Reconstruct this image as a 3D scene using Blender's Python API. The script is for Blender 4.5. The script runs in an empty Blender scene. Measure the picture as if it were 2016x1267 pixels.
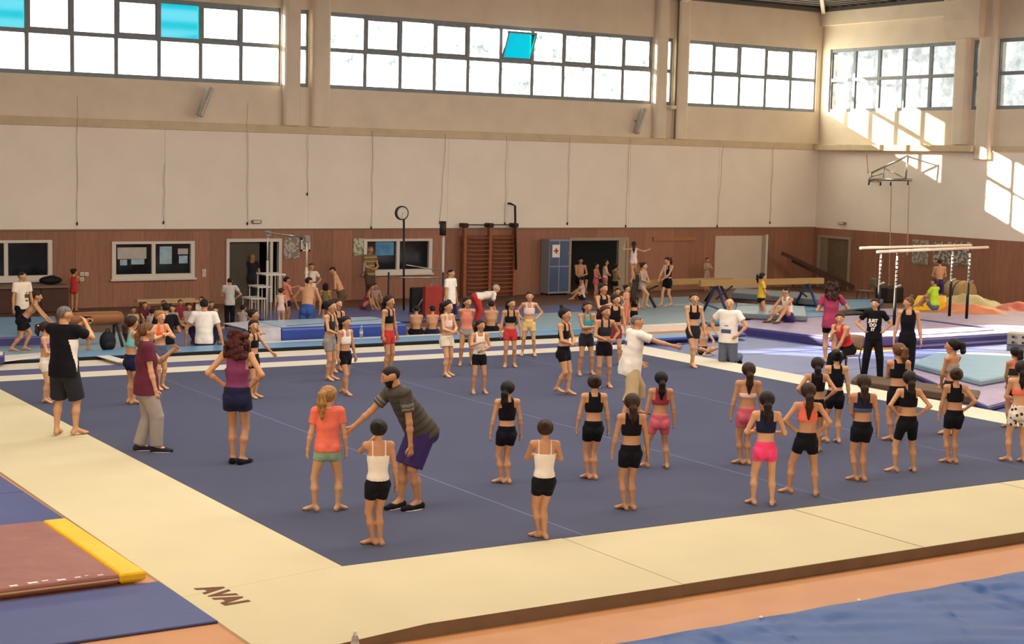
import bpy, bmesh, math, random
import numpy as np
from mathutils import Vector, Matrix
random.seed(7)
D = bpy.data
SC = bpy.context.scene
COL = SC.collection
# ---------------------------------------------------------------- camera
CAM_POS = np.array([-6.8945, -13.7136, 4.1193])
CAM_F, CAM_PITCH, CAM_ROLL, CAM_YAW = 3126.0, 1.46948, 0.02374, -0.57086
def _rot():
    c, s = math.cos, math.sin
    Rz = np.array([[c(CAM_YAW), -s(CAM_YAW), 0], [s(CAM_YAW), c(CAM_YAW), 0], [0, 0, 1]])
    Rx = np.array([[1, 0, 0], [0, c(CAM_PITCH), -s(CAM_PITCH)], [0, s(CAM_PITCH), c(CAM_PITCH)]])
    Rr = np.array([[c(CAM_ROLL), -s(CAM_ROLL), 0], [s(CAM_ROLL), c(CAM_ROLL), 0], [0, 0, 1]])
    return Rz @ Rx @ Rr
CAM_R = _rot()
cam_data = D.cameras.new('camera')
cam_data.sensor_fit = 'HORIZONTAL'
cam_data.sensor_width = 36.0
cam_data.lens = 36.0 * CAM_F / 2016.0
cam_data.clip_end = 500
cam = D.objects.new('camera', cam_data)
COL.objects.link(cam)
_m = np.eye(4); _m[:3, :3] = CAM_R; _m[:3, 3] = CAM_POS
cam.matrix_world = Matrix(_m.tolist())
SC.camera = cam
# ---------------------------------------------------------------- world, sun, lamps, exposure
SC.view_settings.view_transform = 'Standard'
SC.view_settings.look = 'None'
SC.view_settings.exposure = 0.0
SC.view_settings.gamma = 1.0
SC.view_settings.use_curve_mapping = False
world = D.worlds.new('world'); SC.world = world; world.use_nodes = True
wb = world.node_tree.nodes['Background']
wb.inputs[0].default_value = (0.86, 0.95, 1.0, 1); wb.inputs[1].default_value = 5.0
sun_d = D.lights.new('sun', 'SUN'); sun_d.energy = 90.0; sun_d.angle = 0.009; sun_d.color = (1.0, 0.86, 0.62)
sun = D.objects.new('sun', sun_d); COL.objects.link(sun)
SUN_DIR = Vector((1.0, -1.02, -0.427)).normalized()
sun.rotation_euler = SUN_DIR.to_track_quat('-Z', 'Y').to_euler()
sun.location = (0, 40, 20)
def area(name, loc, look, sx, sy, watts, col):
    l = D.lights.new(name, 'AREA'); l.shape = 'RECTANGLE'; l.size = sx; l.size_y = sy; l.energy = watts; l.color = col
    o = D.objects.new(name, l); COL.objects.link(o); o.location = loc
    o.rotation_euler = (Vector(look) - Vector(loc)).to_track_quat('-Z', 'Y').to_euler()
    return o
WARM = (1.0, 0.85, 0.69)
# added fill lights: under the closed roof, and high along the unseen walls
area('roof_skylight_light', (4, 2, 9.2), (4, 2, 0), 30, 5, 2300, (1.0, 0.88, 0.75))
area('roof_skylight_light', (12, 11, 9.2), (12, 11, 0), 30, 5, 2000, (1.0, 0.95, 0.89))
area('window_band_light', (2, -19.3, 7.0), (10, 10, 0.5), 30, 2.4, 2900, WARM)
area('window_band_light', (30.5, 2, 7.0), (8, 8, 0.5), 18, 2.4, 1400, WARM)

# ---------------------------------------------------------------- pixel (2016x1267 frame of the photograph) to a place in the room
BACK_Y, RIGHT_X = 27.32, 31.91
MAT_Z = 0.12
def ray(u, v):
    return CAM_R @ np.array([(u - 1008) / CAM_F, -(v - 633.5) / CAM_F, -1.0])
def G(u, v, z=MAT_Z):
    d = ray(u, v); return CAM_POS + d * ((z - CAM_POS[2]) / d[2])
def B(u, v, y=BACK_Y):
    d = ray(u, v); return CAM_POS + d * ((y - CAM_POS[1]) / d[1])
def RW(u, v, x=RIGHT_X):
    d = ray(u, v); return CAM_POS + d * ((x - CAM_POS[0]) / d[0])
def to_px(P):
    q = (np.asarray(P) - CAM_POS) @ CAM_R
    return 1008 + CAM_F * q[0] / -q[2], 633.5 - CAM_F * q[1] / -q[2]
def z_at(x, y, v):
    lo, hi = -1.0, 12.0
    for _ in range(40):
        m = (lo + hi) / 2
        if to_px((x, y, m))[1] > v: lo = m
        else: hi = m
    return lo

# ---------------------------------------------------------------- materials
def lin(h):
    h = h.lstrip('#'); c = [int(h[i:i+2], 16) / 255 for i in (0, 2, 4)]
    return tuple(x / 12.92 if x <= 0.04045 else ((x + 0.055) / 1.055) ** 2.4 for x in c) + (1,)
MATS = {}
def mat(name, col, rough=0.7, var=0.0, scale=8.0, bump=0.0, bscale=60.0, spec=0.3, metal=0.0, stretch=(1, 1, 1), sheen=0.0):
    """procedural material: a base colour with soft noise variation and fine relief"""
    if name in MATS: return MATS[name]
    m = D.materials.new(name); m.use_nodes = True
    nt = m.node_tree; b = nt.nodes['Principled BSDF']
    c = lin(col) if isinstance(col, str) else tuple(col) + (1,)
    b.inputs['Base Color'].default_value = c
    b.inputs['Roughness'].default_value = rough; b.inputs['Metallic'].default_value = metal
    b.inputs['Specular IOR Level'].default_value = spec
    if sheen: b.inputs['Sheen Weight'].default_value = sheen
    if var or bump:
        tc = nt.nodes.new('ShaderNodeTexCoord'); mp = nt.nodes.new('ShaderNodeMapping')
        mp.inputs['Scale'].default_value = stretch
        nt.links.new(tc.outputs['Object'], mp.inputs['Vector'])
    if var:
        n = nt.nodes.new('ShaderNodeTexNoise'); n.inputs['Scale'].default_value = scale; n.inputs['Detail'].default_value = 4
        nt.links.new(mp.outputs[0], n.inputs['Vector'])
        r = nt.nodes.new('ShaderNodeValToRGB'); e = r.color_ramp.elements
        e[0].position = 0.3; e[1].position = 0.7
        e[0].color = tuple(max(0, x * (1 - var)) for x in c[:3]) + (1,)
        e[1].color = tuple(min(1, x * (1 + var)) for x in c[:3]) + (1,)
        nt.links.new(n.outputs['Fac'], r.inputs['Fac']); nt.links.new(r.outputs['Color'], b.inputs['Base Color'])
    if bump:
        n2 = nt.nodes.new('ShaderNodeTexNoise'); n2.inputs['Scale'].default_value = bscale; n2.inputs['Detail'].default_value = 3
        nt.links.new(mp.outputs[0], n2.inputs['Vector'])
        bp = nt.nodes.new('ShaderNodeBump'); bp.inputs['Strength'].default_value = bump; bp.inputs['Distance'].default_value = 0.02
        nt.links.new(n2.outputs['Fac'], bp.inputs['Height']); nt.links.new(bp.outputs[0], b.inputs['Normal'])
    MATS[name] = m
    return m

# ---------------------------------------------------------------- mesh helpers
def link(o, parent=None):
    COL.objects.link(o)
    if parent is not None: o.parent = parent
    return o
def tag(o, label=None, cat=None, group=None, kind=None):
    if label: o['label'] = label
    if cat: o['category'] = cat
    if group: o['group'] = group
    if kind: o['kind'] = kind
    return o
def empty(name, loc=(0, 0, 0), rz=0.0, parent=None):
    o = D.objects.new(name, None); o.location = loc; o.rotation_euler = (0, 0, rz); o.empty_display_size = 0.1
    return link(o, parent)
class MB:
    """collects simple shapes into one mesh object"""
    def __init__(s): s.v = []; s.f = []; s.mi = []; s.sm = []
    def add(s, v, f, mi=0, smooth=False):
        n = len(s.v); s.v += [tuple(map(float, p)) for p in v]; s.f += [tuple(i + n for i in q) for q in f]
        s.mi += [mi] * len(f); s.sm += [smooth] * len(f); return s
    def box(s, lo, hi, mi=0, bev=0.0):
        x0, y0, z0 = lo; x1, y1, z1 = hi
        if bev <= 0:
            v = [(x0,y0,z0),(x1,y0,z0),(x1,y1,z0),(x0,y1,z0),(x0,y0,z1),(x1,y0,z1),(x1,y1,z1),(x0,y1,z1)]
            f = [(0,3,2,1),(4,5,6,7),(0,1,5,4),(1,2,6,5),(2,3,7,6),(3,0,4,7)]
            return s.add(v, f, mi)
        return s.prism([(x0,y0),(x1,y0),(x1,y1),(x0,y1)], z0, z1, mi, mi, bev)
    def prism(s, pts, z0, z1, mi=0, side=None, bev=0.0):
        side = mi if side is None else side
        n = len(pts); P = [np.array(p, float) for p in pts]; c = sum(P) / n
        def ins(d):
            out = []
            for i in range(n):
                a, b, q = P[i-1], P[i], P[(i+1) % n]
                e1 = (b - a) / (np.linalg.norm(b - a) + 1e-9); e2 = (q - b) / (np.linalg.norm(q - b) + 1e-9)
                n1 = np.array([-e1[1], e1[0]]); n2 = np.array([-e2[1], e2[0]])
                m = n1 + n2; L = np.dot(m, n1)
                out.append(b + m / (L if abs(L) > 0.2 else 0.2) * d)
            return out
        area2 = sum(P[i-1][0]*P[i][1]-P[i][0]*P[i-1][1] for i in range(n))
        if area2 < 0: P = P[::-1]
        rings = [(ins(0), z0), (ins(0), z1)] if bev <= 0 else [(ins(bev), z0), (ins(0), z0+bev), (ins(0), z1-bev), (ins(bev*0.35), z1-bev*0.35), (ins(bev), z1)]
        v = []; 
        for r, z in rings: v += [(p[0], p[1], z) for p in r]
        f = []; k = len(rings); base = len(s.v)
        for j in range(k-1):
            for i in range(n): f.append((j*n+i, j*n+(i+1) % n, (j+1)*n+(i+1) % n, (j+1)*n+i))
        nb = len(f)
        f.append(tuple(range((k-1)*n, k*n))); f.append(tuple(range(n-1, -1, -1)))
        s.add(v, f, side); s.mi[-2] = mi
        return s
    def tube(s, pts, r, seg=8, mi=0, cap=True):
        pts = [Vector(p) for p in pts]; rs = r if isinstance(r, (list, tuple)) else [r] * len(pts)
        v = []; f = []; up = Vector((0, 0, 1)); prev = None
        for i, p in enumerate(pts):
            t = (pts[min(i+1, len(pts)-1)] - pts[max(i-1, 0)]).normalized()
            a = up.cross(t) if prev is None else prev - t * prev.dot(t)
            if a.length < 1e-4: a = Vector((1, 0, 0)).cross(t)
            if a.length < 1e-4: a = Vector((0, 1, 0)).cross(t)
            a.normalize(); b = t.cross(a); prev = a
            for k in range(seg):
                th = 2 * math.pi * k / seg; v.append(p + (a * math.cos(th) + b * math.sin(th)) * rs[i])
        for i in range(len(pts)-1):
            for k in range(seg): f.append((i*seg+k, i*seg+(k+1) % seg, (i+1)*seg+(k+1) % seg, (i+1)*seg+k))
        s.add(v, f, mi, True)
        if cap:
            n = len(s.v) - len(v)
            s.f.append(tuple(n + seg - 1 - k for k in range(seg))); s.f.append(tuple(n + (len(pts)-1)*seg + k for k in range(seg)))
            s.mi += [mi, mi]; s.sm += [False, False]
        return s
    def beam(s, a, b, w, h, mi=0):
        """box bar from a to b, w across (horizontal), h up"""
        a, b = Vector(a), Vector(b); t = (b - a).normalized(); up = Vector((0, 0, 1))
        x = t.cross(up)
        if x.length < 1e-3: x = Vector((1, 0, 0))
        x.normalize(); y = x.cross(t)
        v = []
        for p in (a, b):
            for sx, sy in ((-1,-1),(1,-1),(1,1),(-1,1)): v.append(p + x * sx * w / 2 + y * sy * h / 2)
        return s.add(v, [(0,3,2,1),(4,5,6,7),(0,1,5,4),(1,2,6,5),(2,3,7,6),(3,0,4,7)], mi)
    def ell(s, c, r, seg=10, rings=6, mi=0, M=None):
        v = [(0, 0, 1)]; 
        for i in range(1, rings):
            th = math.pi * i / rings
            for k in range(seg): v.append((math.sin(th)*math.cos(2*math.pi*k/seg), math.sin(th)*math.sin(2*math.pi*k/seg), math.cos(th)))
        v.append((0, 0, -1)); f = []
        for k in range(seg): f.append((0, 1+k, 1+(k+1) % seg))
        for i in range(rings-2):
            for k in range(seg): f.append((1+i*seg+k, 1+(i+1)*seg+k, 1+(i+1)*seg+(k+1) % seg, 1+i*seg+(k+1) % seg))
        L = len(v) - 1
        for k in range(seg): f.append((L, 1+(rings-2)*seg+(k+1) % seg, 1+(rings-2)*seg+k))
        A = np.array(v) * np.array(r)
        if M is not None: A = A @ np.array(M).T
        return s.add(A + np.array(c), f, mi, True)
    def lathe(s, prof, c=(0, 0, 0), seg=16, mi=0):
        v = []; f = []; n = len(prof)
        for r, z in prof:
            for k in range(seg): v.append((c[0]+r*math.cos(2*math.pi*k/seg), c[1]+r*math.sin(2*math.pi*k/seg), c[2]+z))
        for i in range(n-1):
            for k in range(seg): f.append((i*seg+k, i*seg+(k+1) % seg, (i+1)*seg+(k+1) % seg, (i+1)*seg+k))
        return s.add(v, f, mi, True)
    def build(s, name, mats, parent=None, loc=None):
        me = D.meshes.new(name); V = s.v
        if loc is not None: V = [(a-loc[0], b-loc[1], c-loc[2]) for a, b, c in V]
        me.from_pydata(V, [], s.f)
        for m in (mats if isinstance(mats, (list, tuple)) else [mats]): me.materials.append(m)
        me.polygons.foreach_set('material_index', s.mi); me.polygons.foreach_set('use_smooth', s.sm)
        me.update()
        o = D.objects.new(name, me)
        if loc is not None: o.location = loc
        return link(o, parent)
def child(name, mb, mats, parent):
    """a part: mesh given in world coordinates, parented to a thing standing at parent.location (unrotated)"""
    o = mb.build(name, mats)
    o.parent = parent; p = parent; off = Vector((0, 0, 0))
    while p is not None: off += p.location; p = p.parent
    o.location = -off
    return o
def share(name, me, loc, parent=None, rot=None):
    o = D.objects.new(name, me); o.location = loc
    if rot: o.rotation_euler = rot
    return link(o, parent)
_TXT = {}
def text_mesh(s, size, extrude=0.002, shear=0.0, bold=0.0):
    cu = D.curves.new('lettering', 'FONT'); cu.body = s; cu.size = size; cu.extrude = extrude; cu.align_x = 'CENTER'; cu.align_y = 'CENTER'
    cu.shear = shear; cu.offset = bold
    o = D.objects.new('lettering', cu); COL.objects.link(o)
    dg = bpy.context.evaluated_depsgraph_get(); me = D.meshes.new_from_object(o.evaluated_get(dg))
    D.objects.remove(o); D.curves.remove(cu)
    return me
# ================================================================ ROOM SHELL
M_plaster = mat('plaster_beige', '#e2d3bc', 0.9, 0.05, 1.5, 0.1, 30)
M_white = mat('painted_board', '#efe4d5', 0.85, 0.03, 1.2, 0.05, 40)
M_band = mat('concrete_band', '#d0bc9c', 0.9, 0.08, 3, 0.15, 30)
M_steel = mat('window_steel', '#858b90', 0.5, 0.1, 6)
M_floor = mat('lino_floor', '#bb8354', 0.5, 0.06, 2.0, 0.03, 80)
M_roof = mat('roof_sheet', '#6b6560', 0.6, 0.1, 2)
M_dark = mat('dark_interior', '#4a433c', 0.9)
M_frame = mat('white_aluminium', '#d8cfc2', 0.45)
M_darkglass = mat('dark_window_glass', '#15191c', 0.08, spec=0.6)
def wood_mat():
    m = mat('wood_panel', '#80523a', 0.55); nt = m.node_tree; b = nt.nodes['Principled BSDF']
    tc = nt.nodes.new('ShaderNodeTexCoord'); mp = nt.nodes.new('ShaderNodeMapping'); mp.inputs['Scale'].default_value = (14, 14, 0.7)
    n = nt.nodes.new('ShaderNodeTexNoise'); n.inputs['Scale'].default_value = 2.2; n.inputs['Detail'].default_value = 6; n.inputs['Distortion'].default_value = 0.6
    r = nt.nodes.new('ShaderNodeValToRGB'); r.color_ramp.elements[0].color = lin('#8f614b'); r.color_ramp.elements[1].color = lin('#a6765d')
    r.color_ramp.elements[0].position = 0.3; r.color_ramp.elements[1].position = 0.75
    oi = nt.nodes.new('ShaderNodeObjectInfo'); hs = nt.nodes.new('ShaderNodeHueSaturation')
    mr = nt.nodes.new('ShaderNodeMapRange'); mr.inputs['To Min'].default_value = 0.88; mr.inputs['To Max'].default_value = 1.1
    L = nt.links.new
    L(tc.outputs['Object'], mp.inputs['Vector']); L(mp.outputs[0], n.inputs['Vector']); L(n.outputs['Fac'], r.inputs['Fac'])
    L(oi.outputs['Random'], mr.inputs['Value']); L(mr.outputs[0], hs.inputs['Value']); L(r.outputs['Color'], hs.inputs['Color']); L(hs.outputs[0], b.inputs['Base Color'])
    return m
M_wood = wood_mat()
def glass_mat(name, tint, clear, dirt, stain=None, cover=(0.46, 0.62)):
    """dusty glazing: part clear, part scattering"""
    m = D.materials.new(name); m.use_nodes = True; nt = m.node_tree; nt.nodes.clear(); N = nt.nodes.new; L = nt.links.new
    out = N('ShaderNodeOutputMaterial'); tr = N('ShaderNodeBsdfTransparent'); tl = N('ShaderNodeBsdfTranslucent'); mx = N('ShaderNodeMixShader')
    gl = N('ShaderNodeBsdfGlossy'); gl.inputs['Roughness'].default_value = 0.05; mx2 = N('ShaderNodeMixShader'); mx2.inputs[0].default_value = 0.05
    tr.inputs[0].default_value = tint + (1,)
    tc = N('ShaderNodeTexCoord'); n = N('ShaderNodeTexNoise'); n.inputs['Scale'].default_value = 2.4; n.inputs['Detail'].default_value = 8; n.inputs['Roughness'].default_value = 0.7
    oi = N('ShaderNodeObjectInfo'); mp = N('ShaderNodeMapping'); cb = N('ShaderNodeCombineXYZ'); mul = N('ShaderNodeMath'); mul.operation = 'MULTIPLY'; mul.inputs[1].default_value = 40
    L(oi.outputs['Random'], mul.inputs[0]); L(mul.outputs[0], cb.inputs[0]); L(cb.outputs[0], mp.inputs['Location'])
    L(tc.outputs['Object'], mp.inputs['Vector']); L(mp.outputs[0], n.inputs['Vector'])
    r = N('ShaderNodeValToRGB'); e = r.color_ramp.elements
    e[0].position = cover[0]; e[0].color = (tint[0], tint[1], tint[2], 1); e[1].position = cover[1]; e[1].color = (dirt * tint[0], dirt * tint[1], dirt * tint[2] * 0.93, 1)
    L(n.outputs['Fac'], r.inputs['Fac']); L(r.outputs['Color'], tl.inputs[0])
    mx.inputs[0].default_value = 1 - clear
    if stain is not None:
        e[1].color = stain + (1,); L(r.outputs['Color'], tr.inputs[0])
    L(tr.outputs[0], mx.inputs[1]); L(tl.outputs[0], mx.inputs[2]); L(mx.outputs[0], mx2.inputs[1]); L(gl.outputs[0], mx2.inputs[2]); L(mx2.outputs[0], out.inputs[0])
    return m
M_glass = glass_mat('dusty_window_glass', (0.98, 1.0, 1.0), 0.45, 0.25)
M_glassR = glass_mat('dusty_side_glass', (0.52, 0.51, 0.49), 0.985, 0.4, (0.39, 0.385, 0.365), (0.40, 0.62))
M_glassM = glass_mat('stained_window_glass', (0.98, 1.0, 1.0), 0.985, 0.2, (0.36, 0.39, 0.36), (0.47, 0.62))
M_glassL = glass_mat('lightly_stained_glass', (0.98, 1.0, 1.0), 0.985, 0.2, (0.40, 0.42, 0.40), (0.55, 0.70))
M_cyan = glass_mat('blue_tinted_glass', (0.0, 0.36, 0.40), 0.99, 0.9)

fl = MB(); fl.box((-14, -21, -0.2), (RIGHT_X, BACK_Y + 4, 0.0)); floor_o = tag(fl.build('floor', M_floor), kind='structure')
fb = MB(); fb.box((-14, 17.6, 0.0), (RIGHT_X, BACK_Y + 3.6, 0.004)); child('wooden_floor', fb, mat('brown_floorboards', '#6f4e3c', .5, .1, 2), floor_o)
# ---- back wall
XL, XR = -14.0, RIGHT_X
ZW, ZB0, ZB1, ZS, ZT, ZC = 2.05, 4.72, 4.94, 6.02, 8.16, 9.42
def bx(u, v=90): return float(B(u, v)[0])
def rwy(u, v=150): return float(RW(u, v)[1])
W1 = (bx(553) - 9 * 1.165, bx(553)); S1 = (bx(590), bx(608)); W2 = (bx(649), bx(1286)); S2 = (bx(1312), bx(1326)); W3 = (bx(1354), bx(1610))
holes = [W1, S1, W2, S2, W3]
wb_ = MB()
y0, y1 = BACK_Y, BACK_Y + 0.35
wb_.box((XL, y0, ZB1), (XR, y1, ZS)); wb_.box((XL, y0, ZT), (XR, y1, ZC + 0.6)); wb_.box((XL, y0 + 0.02, ZW), (XR, y1, ZB1))
xs = [XL] + [e for h in holes for e in h] + [XR]
for i in range(0, len(xs), 2): wb_.box((xs[i], y0, ZS), (xs[i+1], y1, ZT))
wall_back = tag(wb_.build('wall_back', M_plaster), kind='structure')
# low openings of the back wall: (x0, x1, z0, z1)
def bz(u, v): return float(B(u, v)[2])
def rect_back(u0, v0, u1, v1):
    a = B(u0, v0); b = B(u1, v1); return (float(a[0]), float(b[0]), max(0.0, float(b[2])), float(a[2]))
O_winA = rect_back(-80, 473, 98, 546); O_winB = rect_back(221, 475, 378, 542); O_doorA = rect_back(445, 471, 550, 640); O_winC = rect_back(716, 470, 845, 533)
O_gate = rect_back(1119, 469, 1229, 640); O_panel = rect_back(1405, 464, 1501, 640)
opens = [O_winA, O_winB, O_doorA, O_winC, O_gate]
brk = sorted(set([round(XL + 0.62 * i, 3) for i in range(int((XR - XL) / 0.62) + 1)] + [XR] + [o[0] for o in opens] + [o[1] for o in opens]))
brk2 = [brk[0]]
oe = [e for o in opens for e in o[:2]]
for x in brk[1:]:
    if x - brk2[-1] < 0.12:
        if x in oe and brk2[-1] not in oe: brk2[-1] = x
        elif x in oe: brk2.append(x)
        continue
    brk2.append(x)
def plank(x0, x1, z0, z1, par):
    if z1 - z0 < 0.02 or x1 - x0 < 0.02 or x1 < -1: return
    m = MB(); g = 0.002
    m.box((x0 + g, BACK_Y - 0.05, z0), (x1 - g, BACK_Y + 0.02, z1)); child('plank', m, M_wood, par)
for x0, x1 in zip(brk2[:-1], brk2[1:]):
    xm = (x0 + x1) / 2; hit = [o for o in opens if o[0] < xm < o[1]]
    if hit:
        o = hit[0]; plank(x0, x1, o[3], ZW, wall_back); plank(x0, x1, 0.0, o[2], wall_back)
    else: plank(x0, x1, 0.0, ZW, wall_back)
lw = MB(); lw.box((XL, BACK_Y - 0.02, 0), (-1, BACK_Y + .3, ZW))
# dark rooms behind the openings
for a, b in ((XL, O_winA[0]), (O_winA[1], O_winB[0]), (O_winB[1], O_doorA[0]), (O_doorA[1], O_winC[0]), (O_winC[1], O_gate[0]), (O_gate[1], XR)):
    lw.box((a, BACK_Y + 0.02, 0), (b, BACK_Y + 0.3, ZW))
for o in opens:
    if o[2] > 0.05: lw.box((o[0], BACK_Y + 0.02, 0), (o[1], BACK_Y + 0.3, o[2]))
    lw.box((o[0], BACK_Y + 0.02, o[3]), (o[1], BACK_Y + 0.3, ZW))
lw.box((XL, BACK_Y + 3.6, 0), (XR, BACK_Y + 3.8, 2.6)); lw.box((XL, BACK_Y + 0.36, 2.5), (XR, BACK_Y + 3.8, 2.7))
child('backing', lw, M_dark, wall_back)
# white boards above the wood, joint by joint
jn = [XL, bx(-200, 350), bx(-30, 350), bx(150, 350), bx(323, 350), bx(487, 350), bx(605, 350), bx(732, 350), bx(880, 350), bx(998, 350), bx(1119, 350), bx(1238, 350), bx(1412, 350), bx(1516, 350), XR]
for a, b in zip(jn[:-1], jn[1:]):
    m = MB(); m.box((a + 0.003, BACK_Y - 0.06, ZW + 0.01), (b - 0.003, BACK_Y + 0.02, ZB0)); child('wall_board', m, M_white, wall_back)
tr = MB(); tr.box((XL, BACK_Y - 0.10, ZB0), (XR - 0.28, BACK_Y, ZB1), 0, 0.01); tag(tr.build('trim_1', M_band), kind='structure')
tr = MB(); tr.box((XL, BACK_Y - 0.08, ZW - 0.02), (XR, BACK_Y - 0.045, ZW + 0.02)); tag(tr.build('trim_2', mat('trim_wood', '#8a7560', .7)), kind='structure')
# columns
M_col = M_plaster
def column(x0, x1, y0, y1, z0, z1):
    m = MB(); pts = []; r = 0.12
    for cx, cy, a0 in ((x1 - r, y1 - r, 0), (x0 + r, y1 - r, 90), (x0 + r, y0 + r, 180), (x1 - r, y0 + r, 270)):
        for k in range(4):
            a = math.radians(a0 + k * 30); pts.append((cx + r * math.cos(a), cy + r * math.sin(a)))
    m.prism(pts, z0, z1); return m
n_tr = 3
for a, b in ((W1[1], S1[0]), (S1[1], W2[0]), (W2[1], S2[0]), (S2[1], W3[0])):
    o = column(a + 0.03, b - 0.03, BACK_Y - 0.22, BACK_Y + 0.15, ZB1, ZC).build('trim_%d' % n_tr, M_plaster); tag(o, kind='structure'); n_tr += 1
# ---- right wall
V4 = (rwy(1882), rwy(1633)); VS = (rwy(1929), rwy(1914)); V5 = (rwy(1963) - 5.7, rwy(1963))
wr = MB(); x0, x1 = RIGHT_X, RIGHT_X + 0.35
wr.box((x0, -21, ZW), (x1, BACK_Y + .35, ZS)); wr.box((x0, -21, ZT), (x1, BACK_Y + .35, ZC + 0.6))
ys = [-21, V5[0], V5[1], VS[0], VS[1], V4[0], V4[1], BACK_Y + .35]
for i in range(0, len(ys), 2): wr.box((x0, ys[i], ZS), (x1, ys[i+1], ZT))
wall_right = tag(wr.build('wall_right', M_plaster), kind='structure')
m = MB(); m.box((RIGHT_X - 0.03, -21, ZW), (RIGHT_X, BACK_Y, ZB0)); child('wall_board', m, M_white, wall_right)
O_doorR = (rwy(1676, 500), rwy(1613, 500), 0.0, 1.78)
y = BACK_Y
k = 0
yb = [BACK_Y, O_doorR[1], O_doorR[0]] + [O_doorR[0] - 0.62 * i for i in range(1, 22)]
for a, b in zip(yb[:-1], yb[1:]):
    z0 = O_doorR[3] if (a + b) / 2 > O_doorR[0] and (a + b) / 2 < O_doorR[1] else 0.0
    if a - b > 0.02:
        m = MB(); m.box((RIGHT_X - 0.05, b + 0.002, z0), (RIGHT_X + 0.02, a - 0.002, ZW)); child('plank', m, M_wood, wall_right)
m = MB(); m.box((RIGHT_X, -21, 0), (RIGHT_X + .3, BACK_Y, ZW)); child('backing', m, M_dark, wall_right)
ye = float(RW(1925, 290)[1])
tr = MB(); tr.box((RIGHT_X - 0.30, ye, ZB0), (RIGHT_X, BACK_Y, ZB1 - 0.02), 0, 0.012); tag(tr.build('trim_%d' % n_tr, M_band), kind='structure'); n_tr += 1
tr = MB(); tr.box((RIGHT_X - 0.06, -5, ZB0), (RIGHT_X, ye - 0.1, ZB1 - 0.04)); tag(tr.build('trim_%d' % n_tr, M_band), kind='structure'); n_tr += 1
for a, b in ((VS[1], V4[0]), (V5[1], VS[0])):
    o = column(RIGHT_X - 0.2, RIGHT_X + 0.15, a + 0.03, b - 0.03, ZB1 if a > 20.4 else 4.5, ZC).build('trim_%d' % n_tr, M_plaster); tag(o, kind='structure'); n_tr += 1
tr = MB(); tr.prism([(0, 0), (1, 0), (1, 1), (0, 1)], 0, 1)
tr = MB(); ya, yb2 = rwy(1948, 60), rwy(1878, 60)
tr.add([(RIGHT_X - .5, ya, 8.75), (RIGHT_X, ya, 8.75), (RIGHT_X, yb2, 8.75), (RIGHT_X - .5, yb2, 8.75), (RIGHT_X - .4, ya + .05, 8.2), (RIGHT_X, ya + .05, 8.2), (RIGHT_X, yb2 - .05, 8.2), (RIGHT_X - .4, yb2 - .05, 8.2),
        (RIGHT_X - .5, ya, 9.5), (RIGHT_X, ya, 9.5), (RIGHT_X, yb2, 9.5), (RIGHT_X - .5, yb2, 9.5)],
       [(4, 7, 6, 5), (0, 4, 5, 1), (3, 2, 6, 7), (0, 3, 7, 4), (0, 1, 9, 8), (2, 3, 11, 10), (3, 0, 8, 11), (8, 9, 10, 11)])
tag(tr.build('trim_%d' % n_tr, M_plaster), kind='structure'); n_tr += 1
tr = MB(); tr.box((RIGHT_X - 0.15, yb2, 8.95), (RIGHT_X, BACK_Y, 9.5), 0, 0.02); tag(tr.build('trim_%d' % n_tr, M_plaster), kind='structure'); n_tr += 1
# ---- unseen walls and the roof
w = MB(); w.box((-14.3, -21, 0), (-14, BACK_Y + .35, ZC + .6)); tag(w.build('wall_left', M_plaster), kind='structure')
w = MB(); w.box((-14.3, -21.3, 0), (RIGHT_X + .35, -21, ZC + .6)); tag(w.build('wall_front', M_plaster), kind='structure')
c = MB(); c.box((-14.3, -21.3, ZC + 0.25), (RIGHT_X + .35, BACK_Y + .35, ZC + 0.4))
ceiling = tag(c.build('ceiling', M_roof), kind='structure')
for i in range(26):
    m = MB(); yy = BACK_Y - 0.25 - i * 0.45; m.box((-2, yy, ZC + 0.15), (RIGHT_X, yy + 0.2, ZC + 0.25)); child('roof_rib', m, M_roof, ceiling)
m = MB(); m.box((-14, BACK_Y - 0.25, ZC), (RIGHT_X, BACK_Y, ZC + 0.12)); m.box((RIGHT_X - .25, 10, ZC), (RIGHT_X, BACK_Y, ZC + .12)); child('eaves_channel', m, mat('eaves_steel', '#57534f', .5), ceiling)
m = MB(); m.beam((RIGHT_X - 3, BACK_Y - 3, ZC + .3), (RIGHT_X - .3, BACK_Y - .3, ZC + .02), .12, .2); child('hip_beam', m, mat('painted_strut', '#cfc3b2', .6), ceiling)
m = MB(); p = B(1340, 6); m.beam((p[0] - .6, BACK_Y - 1.6, p[2] + .25), (p[0] - .1, BACK_Y - .15, p[2] + .03), .25, .14); child('truss_foot', m, mat('painted_strut', '#cfc3b2', .6), ceiling)
m = MB(); p = RW(1893, 3); m.beam((RIGHT_X - 1.4, p[1] - .2, p[2] + .2), (RIGHT_X - .2, p[1], p[2]), .3, .14); child('truss_foot', m, mat('painted_strut', '#cfc3b2', .6), ceiling)

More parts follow.
